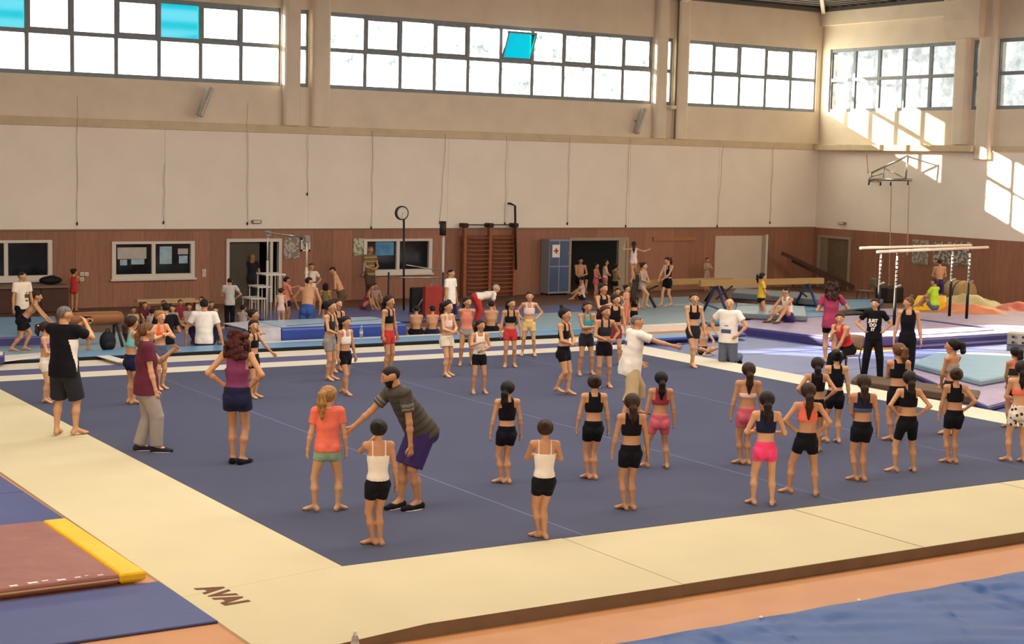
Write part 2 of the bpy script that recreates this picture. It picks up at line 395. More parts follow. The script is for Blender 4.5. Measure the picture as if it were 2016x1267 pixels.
# ---- high windows: a steel frame, two rows of panes, every other upper pane in an opening sash
win_n = 1
def high_window(a, b, nc, horiz='x', glass=M_glass, opened=(), cyan=(), sash_par=1):
    """a..b along x (back wall) or y (right wall)"""
    global win_n
    zm = (ZS + ZT) / 2 + 0.02; t = 0.055
    dpt0, dpt1 = 0.05, 0.13
    def P(s, d, z): return (s, BACK_Y + d, z) if horiz == 'x' else (RIGHT_X + d, s, z)
    def bar(m, s0, s1, z0, z1, d0=dpt0, d1=dpt1):
        p, q = P(s0, d0, z0), P(s1, d1, z1); m.box(tuple(map(min, p, q)), tuple(map(max, p, q)))
    fr = MB(); bar(fr, a, b, ZS, ZS + 0.11); bar(fr, a, b, ZT - 0.11, ZT); bar(fr, a, b, zm - t, zm + t)
    w = (b - a) / nc
    for i in range(nc + 1):
        c = a + i * w; bar(fr, max(a, c - t), min(b, c + t), ZS + .001, ZT - .001, dpt0 - .006, dpt1 + .006)
    win = tag(fr.build('window_%d' % win_n, M_steel), kind='structure'); win_n += 1
    for r in range(2):
        zz0, zz1 = (ZS + 0.11, zm - t) if r == 0 else (zm + t, ZT - 0.11)
        for i in range(nc):
            s0, s1 = a + i * w + t, a + (i + 1) * w - t
            key = (i, r); g = M_cyan if key in cyan else glass
            sashed = r == 1 and i % 2 == sash_par
            s0b, s1b, z0b, z1b = (s0 + .05, s1 - .05, zz0 + .05, zz1 - .05) if sashed else (s0, s1, zz0, zz1)
            host = win
            cx = P((s0 + s1) / 2, 0.09, zz0 if key in opened else (zz0 + zz1) / 2)
            if sashed:
                sm = MB(); q0, q1 = (s0, s1)
                for (u0, u1, w0, w1) in ((q0, q1, zz0, zz0 + .05), (q0, q1, zz1 - .05, zz1), (q0, q0 + .05, zz0, zz1), (q1 - .05, q1, zz0, zz1)): bar(sm, u0, u1, w0, w1, 0.07 if w1 - w0 < .06 else .068, 0.11 if w1 - w0 < .06 else .112)
                so = sm.build('sash', M_steel, win, loc=cx); host = so
                if key in opened: so.rotation_euler = (math.radians(24), 0, 0) if horiz == 'x' else (0, math.radians(-24), 0)
            pm = MB(); bar(pm, s0b, s1b, z0b, z1b, 0.085, 0.092)
            if host is win: pm.build('pane', g, win, loc=cx)
            else:
                po = pm.build('pane', g, host, loc=cx); po.location = (0, 0, 0)
    return win
high_window(W1[0], W1[1], 9, 'x', M_glassL, cyan=((6, 1), (2, 1)))
high_window(S1[0], S1[1], 1, 'x', M_glass, sash_par=5)
high_window(W2[0], W2[1], 10, 'x', M_glassM, opened=((5, 1),), cyan=((5, 1),))
high_window(S2[0], S2[1], 1, 'x', M_glass, sash_par=5)
high_window(W3[0], W3[1], 5, 'x', M_glass)
high_window(V4[0], V4[1], 5, 'y', M_glassR, sash_par=9)
high_window(VS[0], VS[1], 1, 'y', M_glassR, sash_par=9)
high_window(V5[0], V5[1], 5, 'y', M_glassR, sash_par=9)

# ---- low sliding windows
def low_window(o, n):
    x0, x1, z0, z1 = o; m = MB(); t = 0.07; y0, y1 = BACK_Y - 0.10, BACK_Y + 0.06
    for a, b, c, d in ((x0 - .04, x1 + .04, z0 - .06, z0 + t), (x0 - .04, x1 + .04, z1 - t, z1), (x0 - .04, x0 + t, z0 + t, z1 - t), (x1 - t, x1 + .04, z0 + t, z1 - t)): m.box((a, y0, c), (b, y1, d))
    w = tag(m.build('window_%d' % n, M_frame), kind='structure'); xm = (x0 + x1) / 2
    m = MB(); m.box((xm - .05, y0 + .02, z0 + t), (xm + .05, y1, z1 - t)); child('meeting_stile', m, M_frame, w)
    for a, b in ((x0 + t, xm - .05), (xm + .05, x1 - t)):
        m = MB(); m.box((a, BACK_Y, z0 + t), (b, BACK_Y + .012, z1 - t)); child('pane', m, M_darkglass, w)
    m = MB(); m.box((x0 - .08, y0 - .05, z0 - .1), (x1 + .08, y1, z0 - .05)); child('window_sill', m, M_frame, w)
    return w
wA = low_window(O_winA, win_n); wB = low_window(O_winB, win_n + 1); wC = low_window(O_winC, win_n + 2)
M_paper = mat('paper_sheet', '#b9b3a8', .8, .1, 5); M_paperb = mat('paper_blue', '#9fb6c4', .7, .2, 6)
for (u0, v0, u1, v1, mm) in ((231, 487, 288, 509, M_paper), (236, 511, 250, 522, M_paperb), (258, 510, 284, 520, M_paperb), (314, 485, 338, 519, M_paperb), (350, 489, 370, 500, M_paper), (352, 503, 369, 518, M_paperb)):
    a, b = B(u0, v0), B(u1, v1); m = MB(); m.box((a[0], BACK_Y - .012, b[2]), (b[0], BACK_Y - .004, a[2])); child('taped_sheet', m, mm, wB)
a, b = B(739, 474), B(775, 502); m = MB(); m.box((a[0], BACK_Y - .012, b[2]), (b[0], BACK_Y - .004, a[2])); child('taped_sheet', m, mat('blue_plastic_sheet', '#4f8fb5', .4, .4, 3), wC)
# ---- doors
def door_frame(o, n, name_mat, leaf=None, wall='b'):
    x0, x1, z0, z1 = o; m = MB(); t = 0.07
    def bxx(a, b, c, d, e0=-0.09, e1=0.05):
        if wall == 'b': m.box((a, BACK_Y + e0, c), (b, BACK_Y + e1, d))
        else: m.box((RIGHT_X + e0, a, c), (RIGHT_X + e1, b, d))
    bxx(x0 - .02, x0 + t, 0, z1 - t); bxx(x1 - t, x1 + .02, 0, z1 - t); bxx(x0 - .02, x1 + .02, z1 - t, z1 + .02)
    return tag(m.build('door_%d' % n, name_mat), kind='structure')
dA = door_frame(O_doorA, 1, M_frame)
m = MB(); xm = O_doorA[0] + (O_doorA[1] - O_doorA[0]) * .62
m.box((O_doorA[0] + .07, BACK_Y + .02, 0), (xm, BACK_Y + .05, O_doorA[3] - .07)); child('door_leaf', m, mat('olive_door', '#4a4338', .6, .1, 3), dA)
m = MB(); m.box((O_doorA[1] - .32, BACK_Y - .06, 0), (O_doorA[1] - .24, BACK_Y + .04, O_doorA[3] - .07)); child('door_mullion', m, M_frame, dA)
dG = door_frame(O_gate, 2, mat('greige_frame', '#a3937e', .6))
m = MB(); m.box((O_gate[1] - .36, BACK_Y - .07, 0), (O_gate[1] - .08, BACK_Y + .05, O_gate[3] - .07)); child('side_panel', m, mat('greige_frame', '#a3937e', .6), dG)
dP = MB(); dP.box((O_panel[0], BACK_Y - .11, 0), (O_panel[1] - .28, BACK_Y - .05, O_panel[3])); dPo = tag(dP.build('door_3', mat('pale_sliding_door', '#cdbba6', .6, .03, 2)), kind='structure')
m = MB(); m.box((O_panel[1] - .27, BACK_Y - .10, 0), (O_panel[1] - .12, BACK_Y - .05, O_panel[3])); child('door_stile', m, mat('greige_frame', '#a3937e', .6), dPo)
m = MB(); m.box((O_panel[1] - .10, BACK_Y - .12, 0), (O_panel[1], BACK_Y - .05, O_panel[3] + .03)); child('jamb', m, M_frame, dPo)
dR = door_frame(O_doorR, 4, mat('greige_frame', '#a3937e', .6), wall='r')
m = MB(); m.box((RIGHT_X - .03, O_doorR[0] + .07, 0), (RIGHT_X + .0, O_doorR[1] - .45, O_doorR[3] - .07)); child('door_leaf', m, mat('grey_brown_door', '#6f6048', .6, .1, 3), dR)
m = MB(); m.box((RIGHT_X - .04, O_doorR[1] - .44, 0), (RIGHT_X - .01, O_doorR[1] - .07, O_doorR[3] - .07)); child('side_panel', m, mat('greige_panel', '#8d7c64', .6), dR)
# ================================================================ SPRUNG FLOOR
M_navy = mat('navy_carpet', '#323955', 0.95, 0.07, 1.2, 0.25, 220, spec=0.1, sheen=0.15)
M_cream = mat('cream_carpet', '#c9bd99', 0.95, 0.03, 0.9, 0.2, 220, spec=0.1)
M_cream_lit = mat('pale_border_carpet', '#d2c7b0', 0.95, 0.03, 0.9, 0.2, 220, spec=0.1)  # cream carpet whitened to carry the cooler window light on these strips
M_edge = mat('mat_edge_brown', '#735a42', 0.9, 0.1, 4)
M_seam = mat('carpet_seam', '#63688a', 0.95)
_a = -0.0096
def mm(x, y): return (x * math.cos(_a) - y * math.sin(_a), x * math.sin(_a) + y * math.cos(_a))
MW, MD, SE = 13.294, 13.88, (2.881, 6.693, 10.508)
XO, YO = -1.74, -2.08
floor_t = empty('sprung_floor', (0, 0, 0))
tag(floor_t, 'big square navy gymnastics floor carpet with wide cream border the children stand on', 'floor mat')
def slab(name, x0, x1, y0, y1, z0, z1, m, parent, bev=0.0, side=None):
    b = MB(); b.prism([mm(x0, y0), mm(x1, y0), mm(x1, y1), mm(x0, y1)], z0, z1, 0, 0 if side is None else 1, bev)
    return b.build(name, [m] if side is None else [m, side], parent)
e = [0.0, *SE, MW]
for a, b in zip(e[:-1], e[1:]): slab('navy_panel', a + 0.001, b - 0.001, 0, MD, 0.02, MAT_Z, M_navy, floor_t)
for a in SE: slab('seam', a - .012, a + .012, 0, MD, MAT_Z - .005, MAT_Z + .0015, M_seam, floor_t)
gx = [XO, 2.60, 5.85, 9.4, MW + 0.95]
def ramp_slab(name, x0, xk, x1, y0, y1, near_taper):
    # border whose outer strip slopes down to the floor
    b = MB(); n = 8; prof = [(x0, .0), (x0 + .004, .02), (xk, MAT_Z), (x1, MAT_Z)]
    V = []
    for y in (y0, y1):
        for x, z in prof: V.append((*mm(x, y), z))
        for x, z in prof: V.append((*mm(x, y), 0.0))
    k = len(prof); F = []; mi = []
    for i in range(k - 1):
        F.append((i, i + 1, 2 * k + i + 1, 2 * k + i)); mi.append(0)
        F.append((k + i, k + i + 1, i + 1, i)); mi.append(1); F.append((3 * k + i + 1, 3 * k + i, 2 * k + i, 2 * k + i + 1)); mi.append(1)
    F.append((0, 2 * k, 3 * k, k)); mi.append(0)
    b.add(V, F, 0, False); b.mi = mi; return b.build(name, [M_cream, M_edge], floor_t)
XR_ = -1.64
ramp_slab('near_border', XR_, -.2, gx[1] - .001, YO, -.002, True)
for a, b in list(zip(gx[:-1], gx[1:]))[1:]: slab('near_border', a + 0.001, b - 0.001, YO, -0.002, 0.0, MAT_Z, M_cream, floor_t, 0.008, M_edge)
ramp_slab('side_border', XR_, -.2, -.002, 0.0, MD + .67, False)
slab('side_border', MW + 0.004, MW + 0.95, 0.0, MD + 0.67, 0.0, MAT_Z, M_cream_lit, floor_t, 0.012, M_edge)
slab('far_border', 0.0, MW, MD + 0.004, MD + 0.67, 0.0, MAT_Z, M_cream_lit, floor_t)
slab('far_blue_strip', XO, MW + 0.95, MD + 0.675, MD + 1.38, 0.0, MAT_Z, mat('violet_navy_carpet', '#565478', 0.9, 0.05, 2), floor_t)
slab('far_cream_strip', XO, MW + 0.95, MD + 1.385, MD + 2.2, 0.0, MAT_Z, M_cream_lit, floor_t)
lt = text_mesh('AVAI', 0.31, 0.0015, 0.18, 0.012)
lt.materials.append(mat('brown_print', '#6a4630', .9))
_tc = G(434, 1172, .036); _n = Vector((-(MAT_Z - .02) / 1.44, 0, 1)).normalized(); _x = Vector((.05, -1, 0)); _x = (_x - _n * _x.dot(_n)).normalized(); _y = _n.cross(_x)
_zt = .02 + (MAT_Z - .02) * (_tc[0] - XR_) / 1.44 + .003
o = share('lettering', lt, (0, 0, 0), floor_t); o.matrix_local = Matrix(((_x[0], _y[0], _n[0], _tc[0]), (_x[1], _y[1], _n[1], _tc[1]), (_x[2], _y[2], _n[2], _zt), (0, 0, 0, 1))); o['label'] = 'AVAI printed in brown on the cream border'
# ================================================================ MATS
M_blue = mat('blue_vinyl', '#434e86', 0.42, 0.08, 2, 0.1, 12, spec=0.5)
M_blueN = mat('deep_blue_vinyl', '#3a4272', 0.5, 0.08, 2, 0.1, 12, spec=0.4)
M_blue2 = mat('royal_vinyl', '#2a4390', 0.4, 0.06, 2, 0.1, 10, spec=0.5)
M_sky = mat('sky_vinyl', '#5f93b8', 0.35, 0.08, 2, 0.1, 10, spec=0.5)
M_teal = mat('teal_vinyl', '#7f9aa5', 0.4, 0.08, 2, 0.1, 10, spec=0.5)
M_purple = mat('purple_vinyl', '#3f3a72', 0.4, 0.1, 3, 0.1, 10, spec=0.5)
M_lav_sunlit = mat('lavender_top', '#9a8aa0', 0.55, 0.1, 2.5, 0.15, 14, spec=0.4)  # sunlight on the purple mats put into this paler top colour
M_black = mat('black_rubber', '#17181c', 0.7)
M_offw = mat('offwhite_vinyl', '#dcd3c4', 0.5, 0.05, 3)
M_grey = mat('grey_vinyl', '#6d7276', 0.6, 0.1, 3)
M_yellow = mat('yellow_vinyl', '#e8b418', 0.45, 0.08, 5, 0.2, 14)
M_brown = mat('brown_vinyl', '#8a5a50', 0.6, 0.12, 4, 0.15, 14)
M_red = mat('red_vinyl', '#a0362f', 0.55, 0.1, 3)
M_mustard = mat('mustard_strip', '#c79a52', 0.7, 0.1, 3)
def mat_poly(name, label, cat, pts, z0, z1, top, side=None, group=None, bev=0.03, seams=0):
    b = MB(); b.prism(pts, z0, z1, 0, 1, min(bev, (z1 - z0) * 0.4))
    o = b.build(name, [top, side or top]); tag(o, label, cat, group)
    return o
def mat_px(name, label, cat, px, z0, z1, top, side=None, group=None, bev=0.03):
    return mat_poly(name, label, cat, [tuple(G(u, v, z1)[:2]) for u, v in px], z0, z1, top, side, group, bev)
def rectp(x0, y0, x1, y1): return [(x0, y0), (x1, y0), (x1, y1), (x0, y1)]
# near left
mat_poly('floor_mat', 'flat blue vinyl mat beside the cream border behind the brown mat', 'mat', rectp(-5, 3.2, -1.645, 5.2), 0, 0.03, M_blueN)
mat_poly('floor_mat', 'flat blue vinyl mat at the left picture edge farther up the cream border', 'mat', rectp(-5, 5.22, -1.645, 9.0), 0, 0.03, M_blueN)
mat_poly('floor_mat', 'flat blue vinyl mat in the bottom left corner in front of the brown mat', 'mat', rectp(-5, -0.86, -1.645, 0.62), 0, 0.03, M_blueN)
bt = empty('landing_mat', (-2.0, 1.6, 0)); tag(bt, 'worn brown mat with a bright yellow end strip and torn white specks', 'mat')
b = MB(); b.prism(rectp(-5, .66, -2.02, 3.17), 0.031, 0.135, 0, 0, 0.03); child('body', b, M_brown, bt)
b = MB(); b.prism(rectp(-2.02, .66, -1.76, 3.17), 0.031, 0.14, 0, 0, 0.03); child('end_strip', b, M_yellow, bt)['label'] = 'bright yellow end strip'
b = MB(); b.beam((-5, .655, 0.075), (-2.03, .655, 0.085), 0.012, 0.012); child('edge_piping', b, mat('tan_piping', '#c9a06a', .7), bt)
for i, (x, s) in enumerate(((-3.0, .06), (-2.82, .075), (-2.70, .045), (-2.56, .065), (-2.40, .045), (-2.31, .025), (-2.19, .04))):
    b = MB(); y = 0.70 + 0.02 * (i % 3); pts = []
    for k in range(8):
        r = s * (1 if k % 2 else .45); pts.append((x + r * math.cos(k * .785), y + 0.6 * r * math.sin(k * .785)))
    b.prism(pts, 0.130, 0.137); child('torn_spot', b, M_offw, bt)
# far runway and strips beyond the floor
mat_poly('runway_mat', 'long light blue runway strip with black edge right behind the cream far border', 'mat', rectp(-4, MD + 2.24, MW + 0.6, MD + 3.15), 0, 0.18, M_sky, M_black, bev=0.015)
mat_poly('runway_mat', 'narrow white strip running along the far side of the blue runway', 'mat', rectp(6.3, MD + 3.2, 18.2, MD + 3.45), 0, 0.17, M_offw, None, bev=0.01)
mat_px('runway_mat', 'white diagonal strip lying across the runway behind the man photographing', 'mat', [(190, 700), (214, 698.5), (254, 709.5), (230, 711.5)], 0.18, 0.195, M_offw, None, bev=0.004)
mat_px('runway_mat', 'white mat edge at the left picture border behind the far strips', 'mat', [(-60, 705), (85, 693), (85, 701), (-60, 718)], 0.18, 0.2, M_offw, None, bev=0.004)
mat_px('floor_mat', 'pale teal mat under the two boys at far left', 'mat', [(-120, 720), (130, 697), (150, 655), (-120, 668)], 0, 0.10, M_teal, M_sky)
mat_px('floor_mat', 'light teal mat beneath the vaulting horse', 'mat', [(130, 697), (330, 690), (330, 650), (150, 655)], 0, 0.09, M_teal, M_sky)
mat_px('floor_mat', 'blue landing mat against the wooden wall at far left', 'mat', [(-120, 668), (120, 660), (110, 622), (-120, 626)], 0, 0.28, M_sky, M_purple)
mat_px('foam_block', 'dark block with white top at the left picture edge', 'mat', [(-40, 702), (9, 699), (9, 691), (-40, 694)], 0.18, 0.34, M_offw, M_purple)
mat_px('floor_mat', 'flat blue mat under the seated man in the white shirt', 'mat', [(330, 690), (540, 682), (560, 640), (330, 650)], 0, 0.1, M_blue, M_blue)
mat_px('floor_mat', 'wide violet-blue mat around the high bar', 'mat', [(560, 640), (960, 622), (930, 598), (470, 612)], 0, 0.08, M_blue, M_blue)
# big blue crash mat
def z_px(u, v, y): return float(B(u, v, y)[2])
cy = MD + 3.62
a = B(555, 676, cy); b_ = B(800, 659, cy)
cm = empty('crash_mat', ((a[0] + b_[0]) / 2, cy, 0)); tag(cm, 'tall royal blue crash mat with pale shiny top and silver end flap', 'crash mat')
zt = z_px(560, 645, cy)
q = MB(); q.prism(rectp(a[0], cy, b_[0], cy + 1.6), 0.0, zt, 0, 1, 0.06); child('body', q, [mat('pale_sky_vinyl', '#9dbdd0', .25, .12, 3, .15, 6, spec=.6), M_blue2], cm)  # top colour lightened to stand for the sky's reflection
q = MB(); x0 = a[0]
q.add([(x0 - .02, cy + .02, zt + .01), (x0 - .02, cy + 1.5, zt + .01), (x0 - .75, cy + 1.5, zt - .02), (x0 - .70, cy + .35, zt - .03), (x0 - .02, cy - .01, 0.02), (x0 - .25, cy - .05, 0.02)],
      [(0, 1, 2, 3), (0, 3, 5, 4), (3, 2, 5)]); child('end_flap', q, mat('silver_flap', '#b5b0b4', .4, .2, 5), cm)['label'] = 'silver grey end flap'
q = MB(); q.beam((a[0] + .25, cy + .3, zt + .005), (b_[0] - .2, cy + .9, zt + .005), .02, .006); child('cover_seam', q, M_blue2, cm)
mat_px('floor_mat', 'sky blue low mat right of the seated bare-backed pair', 'mat', [(1005, 650), (1185, 643), (1180, 612), (1035, 617)], 0, 0.2, M_teal, M_sky)
mat_px('floor_mat', 'long blue mat between the wall bars and the standing girls', 'mat', [(930, 634), (1160, 625), (1160, 598), (930, 606)], 0, 0.12, M_blue, M_blue)
mat_poly('floor_strip', 'mustard wooden strip on the floor behind the runway', 'floor strip', rectp(12.6, MD + 3.5, 18.3, MD + 4.7), 0, 0.05, M_mustard, None, bev=0.005)
mat_px('runway_mat', 'bright sky blue low mat in front of the mustard strip', 'mat', [(1170, 673), (1470, 656), (1445, 650), (1190, 662)], 0.12, 0.2, M_sky, M_blue2)
# teal landing area at the beams
tk = 0
for nm, px_ in (('nearest the mustard strip', [(1245, 640), (1480, 628), (1420, 612), (1225, 622)]), ('under the standing girl', [(1225, 622), (1420, 612), (1385, 597), (1215, 604)]),
                ('by the dark gateway', [(1215, 604), (1385, 597), (1360, 583), (1205, 588)]), ('under the front balance beam', [(1430, 612), (1600, 606), (1560, 590), (1390, 597)])):
    mat_px('landing_mat', 'pale teal landing mat ' + nm, 'mat', px_, 0, 0.12, M_teal, M_sky, 'teal landing mats at the beams')
mat_px('landing_mat', 'grey block mat behind the seated man in the white vest', 'mat', [(1445, 616), (1590, 622), (1585, 602), (1450, 596)], 0.26, 0.40, M_teal, M_grey)
mat_px('landing_mat', 'flat mat with red centre panel behind the girl in yellow', 'mat', [(1440, 585), (1560, 600), (1600, 588), (1480, 576)], 0.12, 0.24, M_red, M_brown)
mat_px('landing_mat', 'long grey mat leaning low under the balance beam', 'mat', [(1440, 575), (1620, 590), (1625, 578), (1450, 566)], 0.24, 0.42, M_grey, M_grey)
mat_px('floor_mat', 'steel blue mat left of the parallel bars', 'mat', [(1560, 625), (1720, 618), (1740, 588), (1590, 590)], 0, 0.2, M_sky, M_blue)
mat_px('floor_mat', 'black folded mat behind the woman in magenta', 'mat', [(1640, 620), (1740, 612), (1720, 604), (1640, 611)], 0.2, 0.26, M_black)
# violet-blue mats right of the floor
k = 0
for nm, r in (('in front of the purple mats', rectp(MW + .98, 9.5, 18.6, 12.3)), ('behind the kneeling man', rectp(MW + .98, 12.32, 18.6, 15.6)), ('under the chair and the three women', rectp(MW + .98, 6.2, 18.6, 9.48)), ('at the right picture edge behind the girls', rectp(MW + .98, 2.0, 20.0, 6.18))):
    mat_poly('floor_mat', 'flat periwinkle blue mat ' + nm, 'mat', r, 0, 0.06, M_blue, None, 'periwinkle mats right of the floor carpet')
mat_poly('floor_mat', 'flat periwinkle blue mat under the parallel bars corner', 'mat', rectp(18.62, 6.5, 27, 11.6), 0, 0.05, M_blue)
mat_poly('crash_mat', 'thick purple mat with pale worn top left of the parallel bars', 'crash mat', [(18.45, 15.3), (18.85, 12.75), (20.6, 12.4), (24.2, 12.6), (24.2, 16.7), (18.9, 16.7)], 0, 0.25, M_lav_sunlit, M_purple, None, 0.05)
mat_poly('crash_mat', 'thick purple mat with pale top under the parallel bars', 'crash mat', [(20.42, 11.85), (31.0, 12.0), (31.0, 17.8), (24.3, 17.8), (24.3, 12.5), (20.7, 12.35)], 0, 0.26, M_lav_sunlit, M_purple, None, 0.05)
mat_poly('crash_mat', 'purple lower mat showing below the pale tops by the springboard', 'crash mat', [(20.3, 11.7), (31.0, 11.8), (31, 11.95), (20.45, 11.82)], 0, 0.13, M_purple, M_purple, None, 0.04)
mat_px('floor_mat', 'dusty mauve mat under the pale blue mat at right', 'mat', [(1790, 730), (1945, 800), (2150, 745), (1990, 690), (1845, 695)], 0.06, 0.16, M_lav_sunlit, M_purple)
mat_px('landing_mat', 'pale blue mat behind the girl with the dark bun', 'mat', [(1795, 713), (1930, 748), (2080, 722), (1995, 700), (1845, 692)], 0.16, 0.28, mat('pale_aqua_vinyl', '#7c9cae', .5, .06, 3), M_teal)
mat_poly('wooden_block', 'long low dark brown block along the right cream border', 'block', [tuple(G(u, v, .2)[:2]) for u, v in ((1676, 747), (1925, 782), (1930, 768), (1690, 735))], 0.06, 0.2, mat('dark_plank', '#5a4632', .7, .1, 4), None, None, 0.02)
# right back: yellow box mat and crumpled covers
def G2(u, v, z): return tuple(G(u, v, z)[:2])
mat_poly('foam_block', 'bright yellow block mat the child in lime sits on', 'mat', [G2(1798, 612, .26), G2(1862, 613, .26), G2(1862, 600, .26), G2(1805, 600, .26)], 0.26, 0.26 + .28, M_yellow, M_yellow)
def crumple(name, label, u0, u1, v, depth, h, m, seed):
    rs = np.random.RandomState(seed); a = np.array(G2(u0, v, .26)); b = np.array(G2(u1, v, .26)); t = (b - a); L = np.linalg.norm(t); t /= L; n = np.array([-t[1], t[0]])
    if n @ (np.array([1, 1])) < 0: n = -n
    nx, ny = 22, 12; V = []; F = []
    ph = rs.rand(6) * 6
    for j in range(ny + 1):
        for i in range(nx + 1):
            s, q = i / nx, j / ny; e = max(0, math.sin(math.pi * s)) ** .5 * max(0, math.sin(math.pi * q)) ** .5
            z = h * e * (0.7 + .25 * math.sin(s * 9 + ph[0] + q * 4) + .15 * math.sin(q * 11 + ph[1]) + .1 * math.sin(s * 23 + ph[2]))
            p = a + t * L * s + n * depth * q; V.append((p[0], p[1], 0.26 + max(0, z)))
    for j in range(ny):
        for i in range(nx): F.append((j*(nx+1)+i, j*(nx+1)+i+1, (j+1)*(nx+1)+i+1, (j+1)*(nx+1)+i))
    nb = len(V); q = MB(); q.add(V, F, 0, True)
    return tag(q.build(name, m), label, 'mat cover')
crumple('mat_cover', 'crumpled pale green mat cover beside the yellow block', 1868, 1985, 605, 1.1, .36, mat('pale_green_vinyl', '#b5a878', .5, .1, 3), 1)
crumple('mat_cover', 'crumpled orange mat cover in front of the pale green one', 1872, 1990, 618, 1.0, .28, mat('orange_vinyl', '#cf8458', .5, .1, 3), 2)
crumple('mat_cover', 'crumpled salmon mat cover at the right picture edge', 1992, 2080, 613, 1.0, .26, mat('salmon_vinyl', '#c76a55', .5, .1, 3), 3)
# blue tarpaulin-covered stack at the bottom right
def tarp():
    nx, ny = 320, 40; V = []; F = []; x0, x1, yb, yf, zt = -0.60, 9.0, -5.06, -8.0, 0.8
    prof = [(yb + .04, 0.0), (yb, 0.4), (yb, zt - .03), (yb - .03, zt)] + [(yb - .03 + (yf - yb) * k / 60, zt) for k in range(1, 61)] + [(yf - .03, zt - .05), (yf - .04, 0.0)]
    rs = np.random.RandomState(4); A = [(rs.rand() * 6, 1 + rs.rand() * 4, rs.rand() * 6.28, rs.rand() * 3) for _ in range(7)]
    FOLDS = [(rs.uniform(-.4, 8), rs.uniform(-.9, .5), rs.uniform(.012, .035), rs.choice([-1, 1]) * rs.uniform(.004, .011), rs.uniform(0, .3), rs.uniform(.45, 1.6)) for _ in range(46)]
    for j, (y, z) in enumerate(prof):
        for i in range(nx + 1):
            x = x0 + (x1 - x0) * i / nx; dz = 0
            if 3 < j < len(prof) - 2:
                for c0, fr, ph, sl in A: dz += 0.0035 * math.sin(fr * 2.2 * (x + sl * (y - yb)) + ph)
                dz += -0.02 * math.exp(-((x - 3.02) / .04) ** 2) + 0.012 * math.exp(-((x - 3.1) / .05) ** 2)
                dd = yb - y
                for xc, sl, wd, am, l0, l1 in FOLDS:
                    if l0 < dd < l1: dz += am * math.exp(-((x - xc - sl * dd) / wd) ** 2) * min(1, (dd - l0) / .1, (l1 - dd) / .15)
                dz -= .014 * min(1, max(0, (dd - .22 - .03 * math.sin(2 * x)) / .03))
                dz -= .05 * min(1, max(0, (yb - y - .45)) / 1.2)
            V.append((x, y + (0.008 * math.sin(9 * x) if j < 4 else 0), z + dz))
    n = nx + 1
    for j in range(len(prof) - 1):
        for i in range(nx): F.append((j*n+i, j*n+i+1, (j+1)*n+i+1, (j+1)*n+i))
    F.append(tuple(j * n for j in range(len(prof))));
    q = MB(); q.add(V, F, 0, True)
    root = q.build('covered_stack', mat('blue_tarpaulin', '#1d4d92', .5, .12, 3, .2, 7, spec=.3)); tag(root, 'blue tarpaulin-covered stack at the bottom right corner', 'covered stack')
    for x in (-.55, .9, 1.9, 3.9):
        w = MB(); w.lathe([(0, .012), (.012, .010), (.014, 0)], (x, yb - .02, zt), 8); child('eyelet', w, mat('white_eyelet', '#e8e4dc', .4), root)
    return root
tarp()
# water bottles
M_pet = D.materials.new('clear_plastic'); M_pet.use_nodes = True
_b = M_pet.node_tree.nodes['Principled BSDF']; _b.inputs['Base Color'].default_value = (.93, .96, .97, 1); _b.inputs['Roughness'].default_value = .08; _b.inputs['Transmission Weight'].default_value = .85; _b.inputs['IOR'].default_value = 1.2
def bottle(x, y, z, s, label):
    t = empty('water_bottle', (x, y, z)); tag(t, label, 'bottle')
    q = MB(); q.lathe([(0, 0), (.030, 0), (.033, .01), (.033, .05), (.030, .055), (.033, .06), (.033, .145), (.028, .17), (.013, .195), (.012, .21), (0, .21)], (0, 0, 0), 14)
    q.v = [(a * s, b * s, c * s) for a, b, c in q.v]; q.build('body', M_pet, t)
    q = MB(); q.lathe([(0, .205), (.016, .205), (.016, .228), (0, .228)], (0, 0, 0), 12); q.v = [(a * s, b * s, c * s) for a, b, c in q.v]; q.build('cap', mat('bottle_cap', '#d9dde0', .4), t)
    q = MB(); q.lathe([(.0335, .075), (.0342, .076), (.0342, .125), (.0335, .126)], (0, 0, 0), 14); q.v = [(a * s, b * s, c * s) for a, b, c in q.v]; q.build('label_wrap', mat('bottle_label', '#cfc7bb', .5, .3, 20), t)
bottle(-1.02, -2.28, 0, 1.0, 'clear plastic water bottle standing at the near edge of the cream border')
p = B(711, 671, MD + 3.36); bottle(p[0], MD + 3.36, 0.17, 1.15, 'clear plastic water bottle in front of the royal blue crash mat')
# ================================================================ APPARATUS AND WALL FIXTURES
M_iron = mat('dark_iron', '#2e2724', .55); M_wpost = mat('white_enamel', '#cfc8bc', .4); M_chrome = mat('chrome_tube', '#b9b6b0', .25, metal=.8)
M_barwood = mat('bar_wood', '#c9a777', .5, .1, 4, stretch=(1, 1, 8)); M_rung = mat('rung_wood', '#96583e', .5, .15, 6)
M_suede = mat('beam_suede', '#a3804e', .8, .06, 4); M_blueleg = mat('blue_enamel', '#2b3a63', .4)
def pt(u, v, y): return tuple(float(c) for c in B(u, v, y))
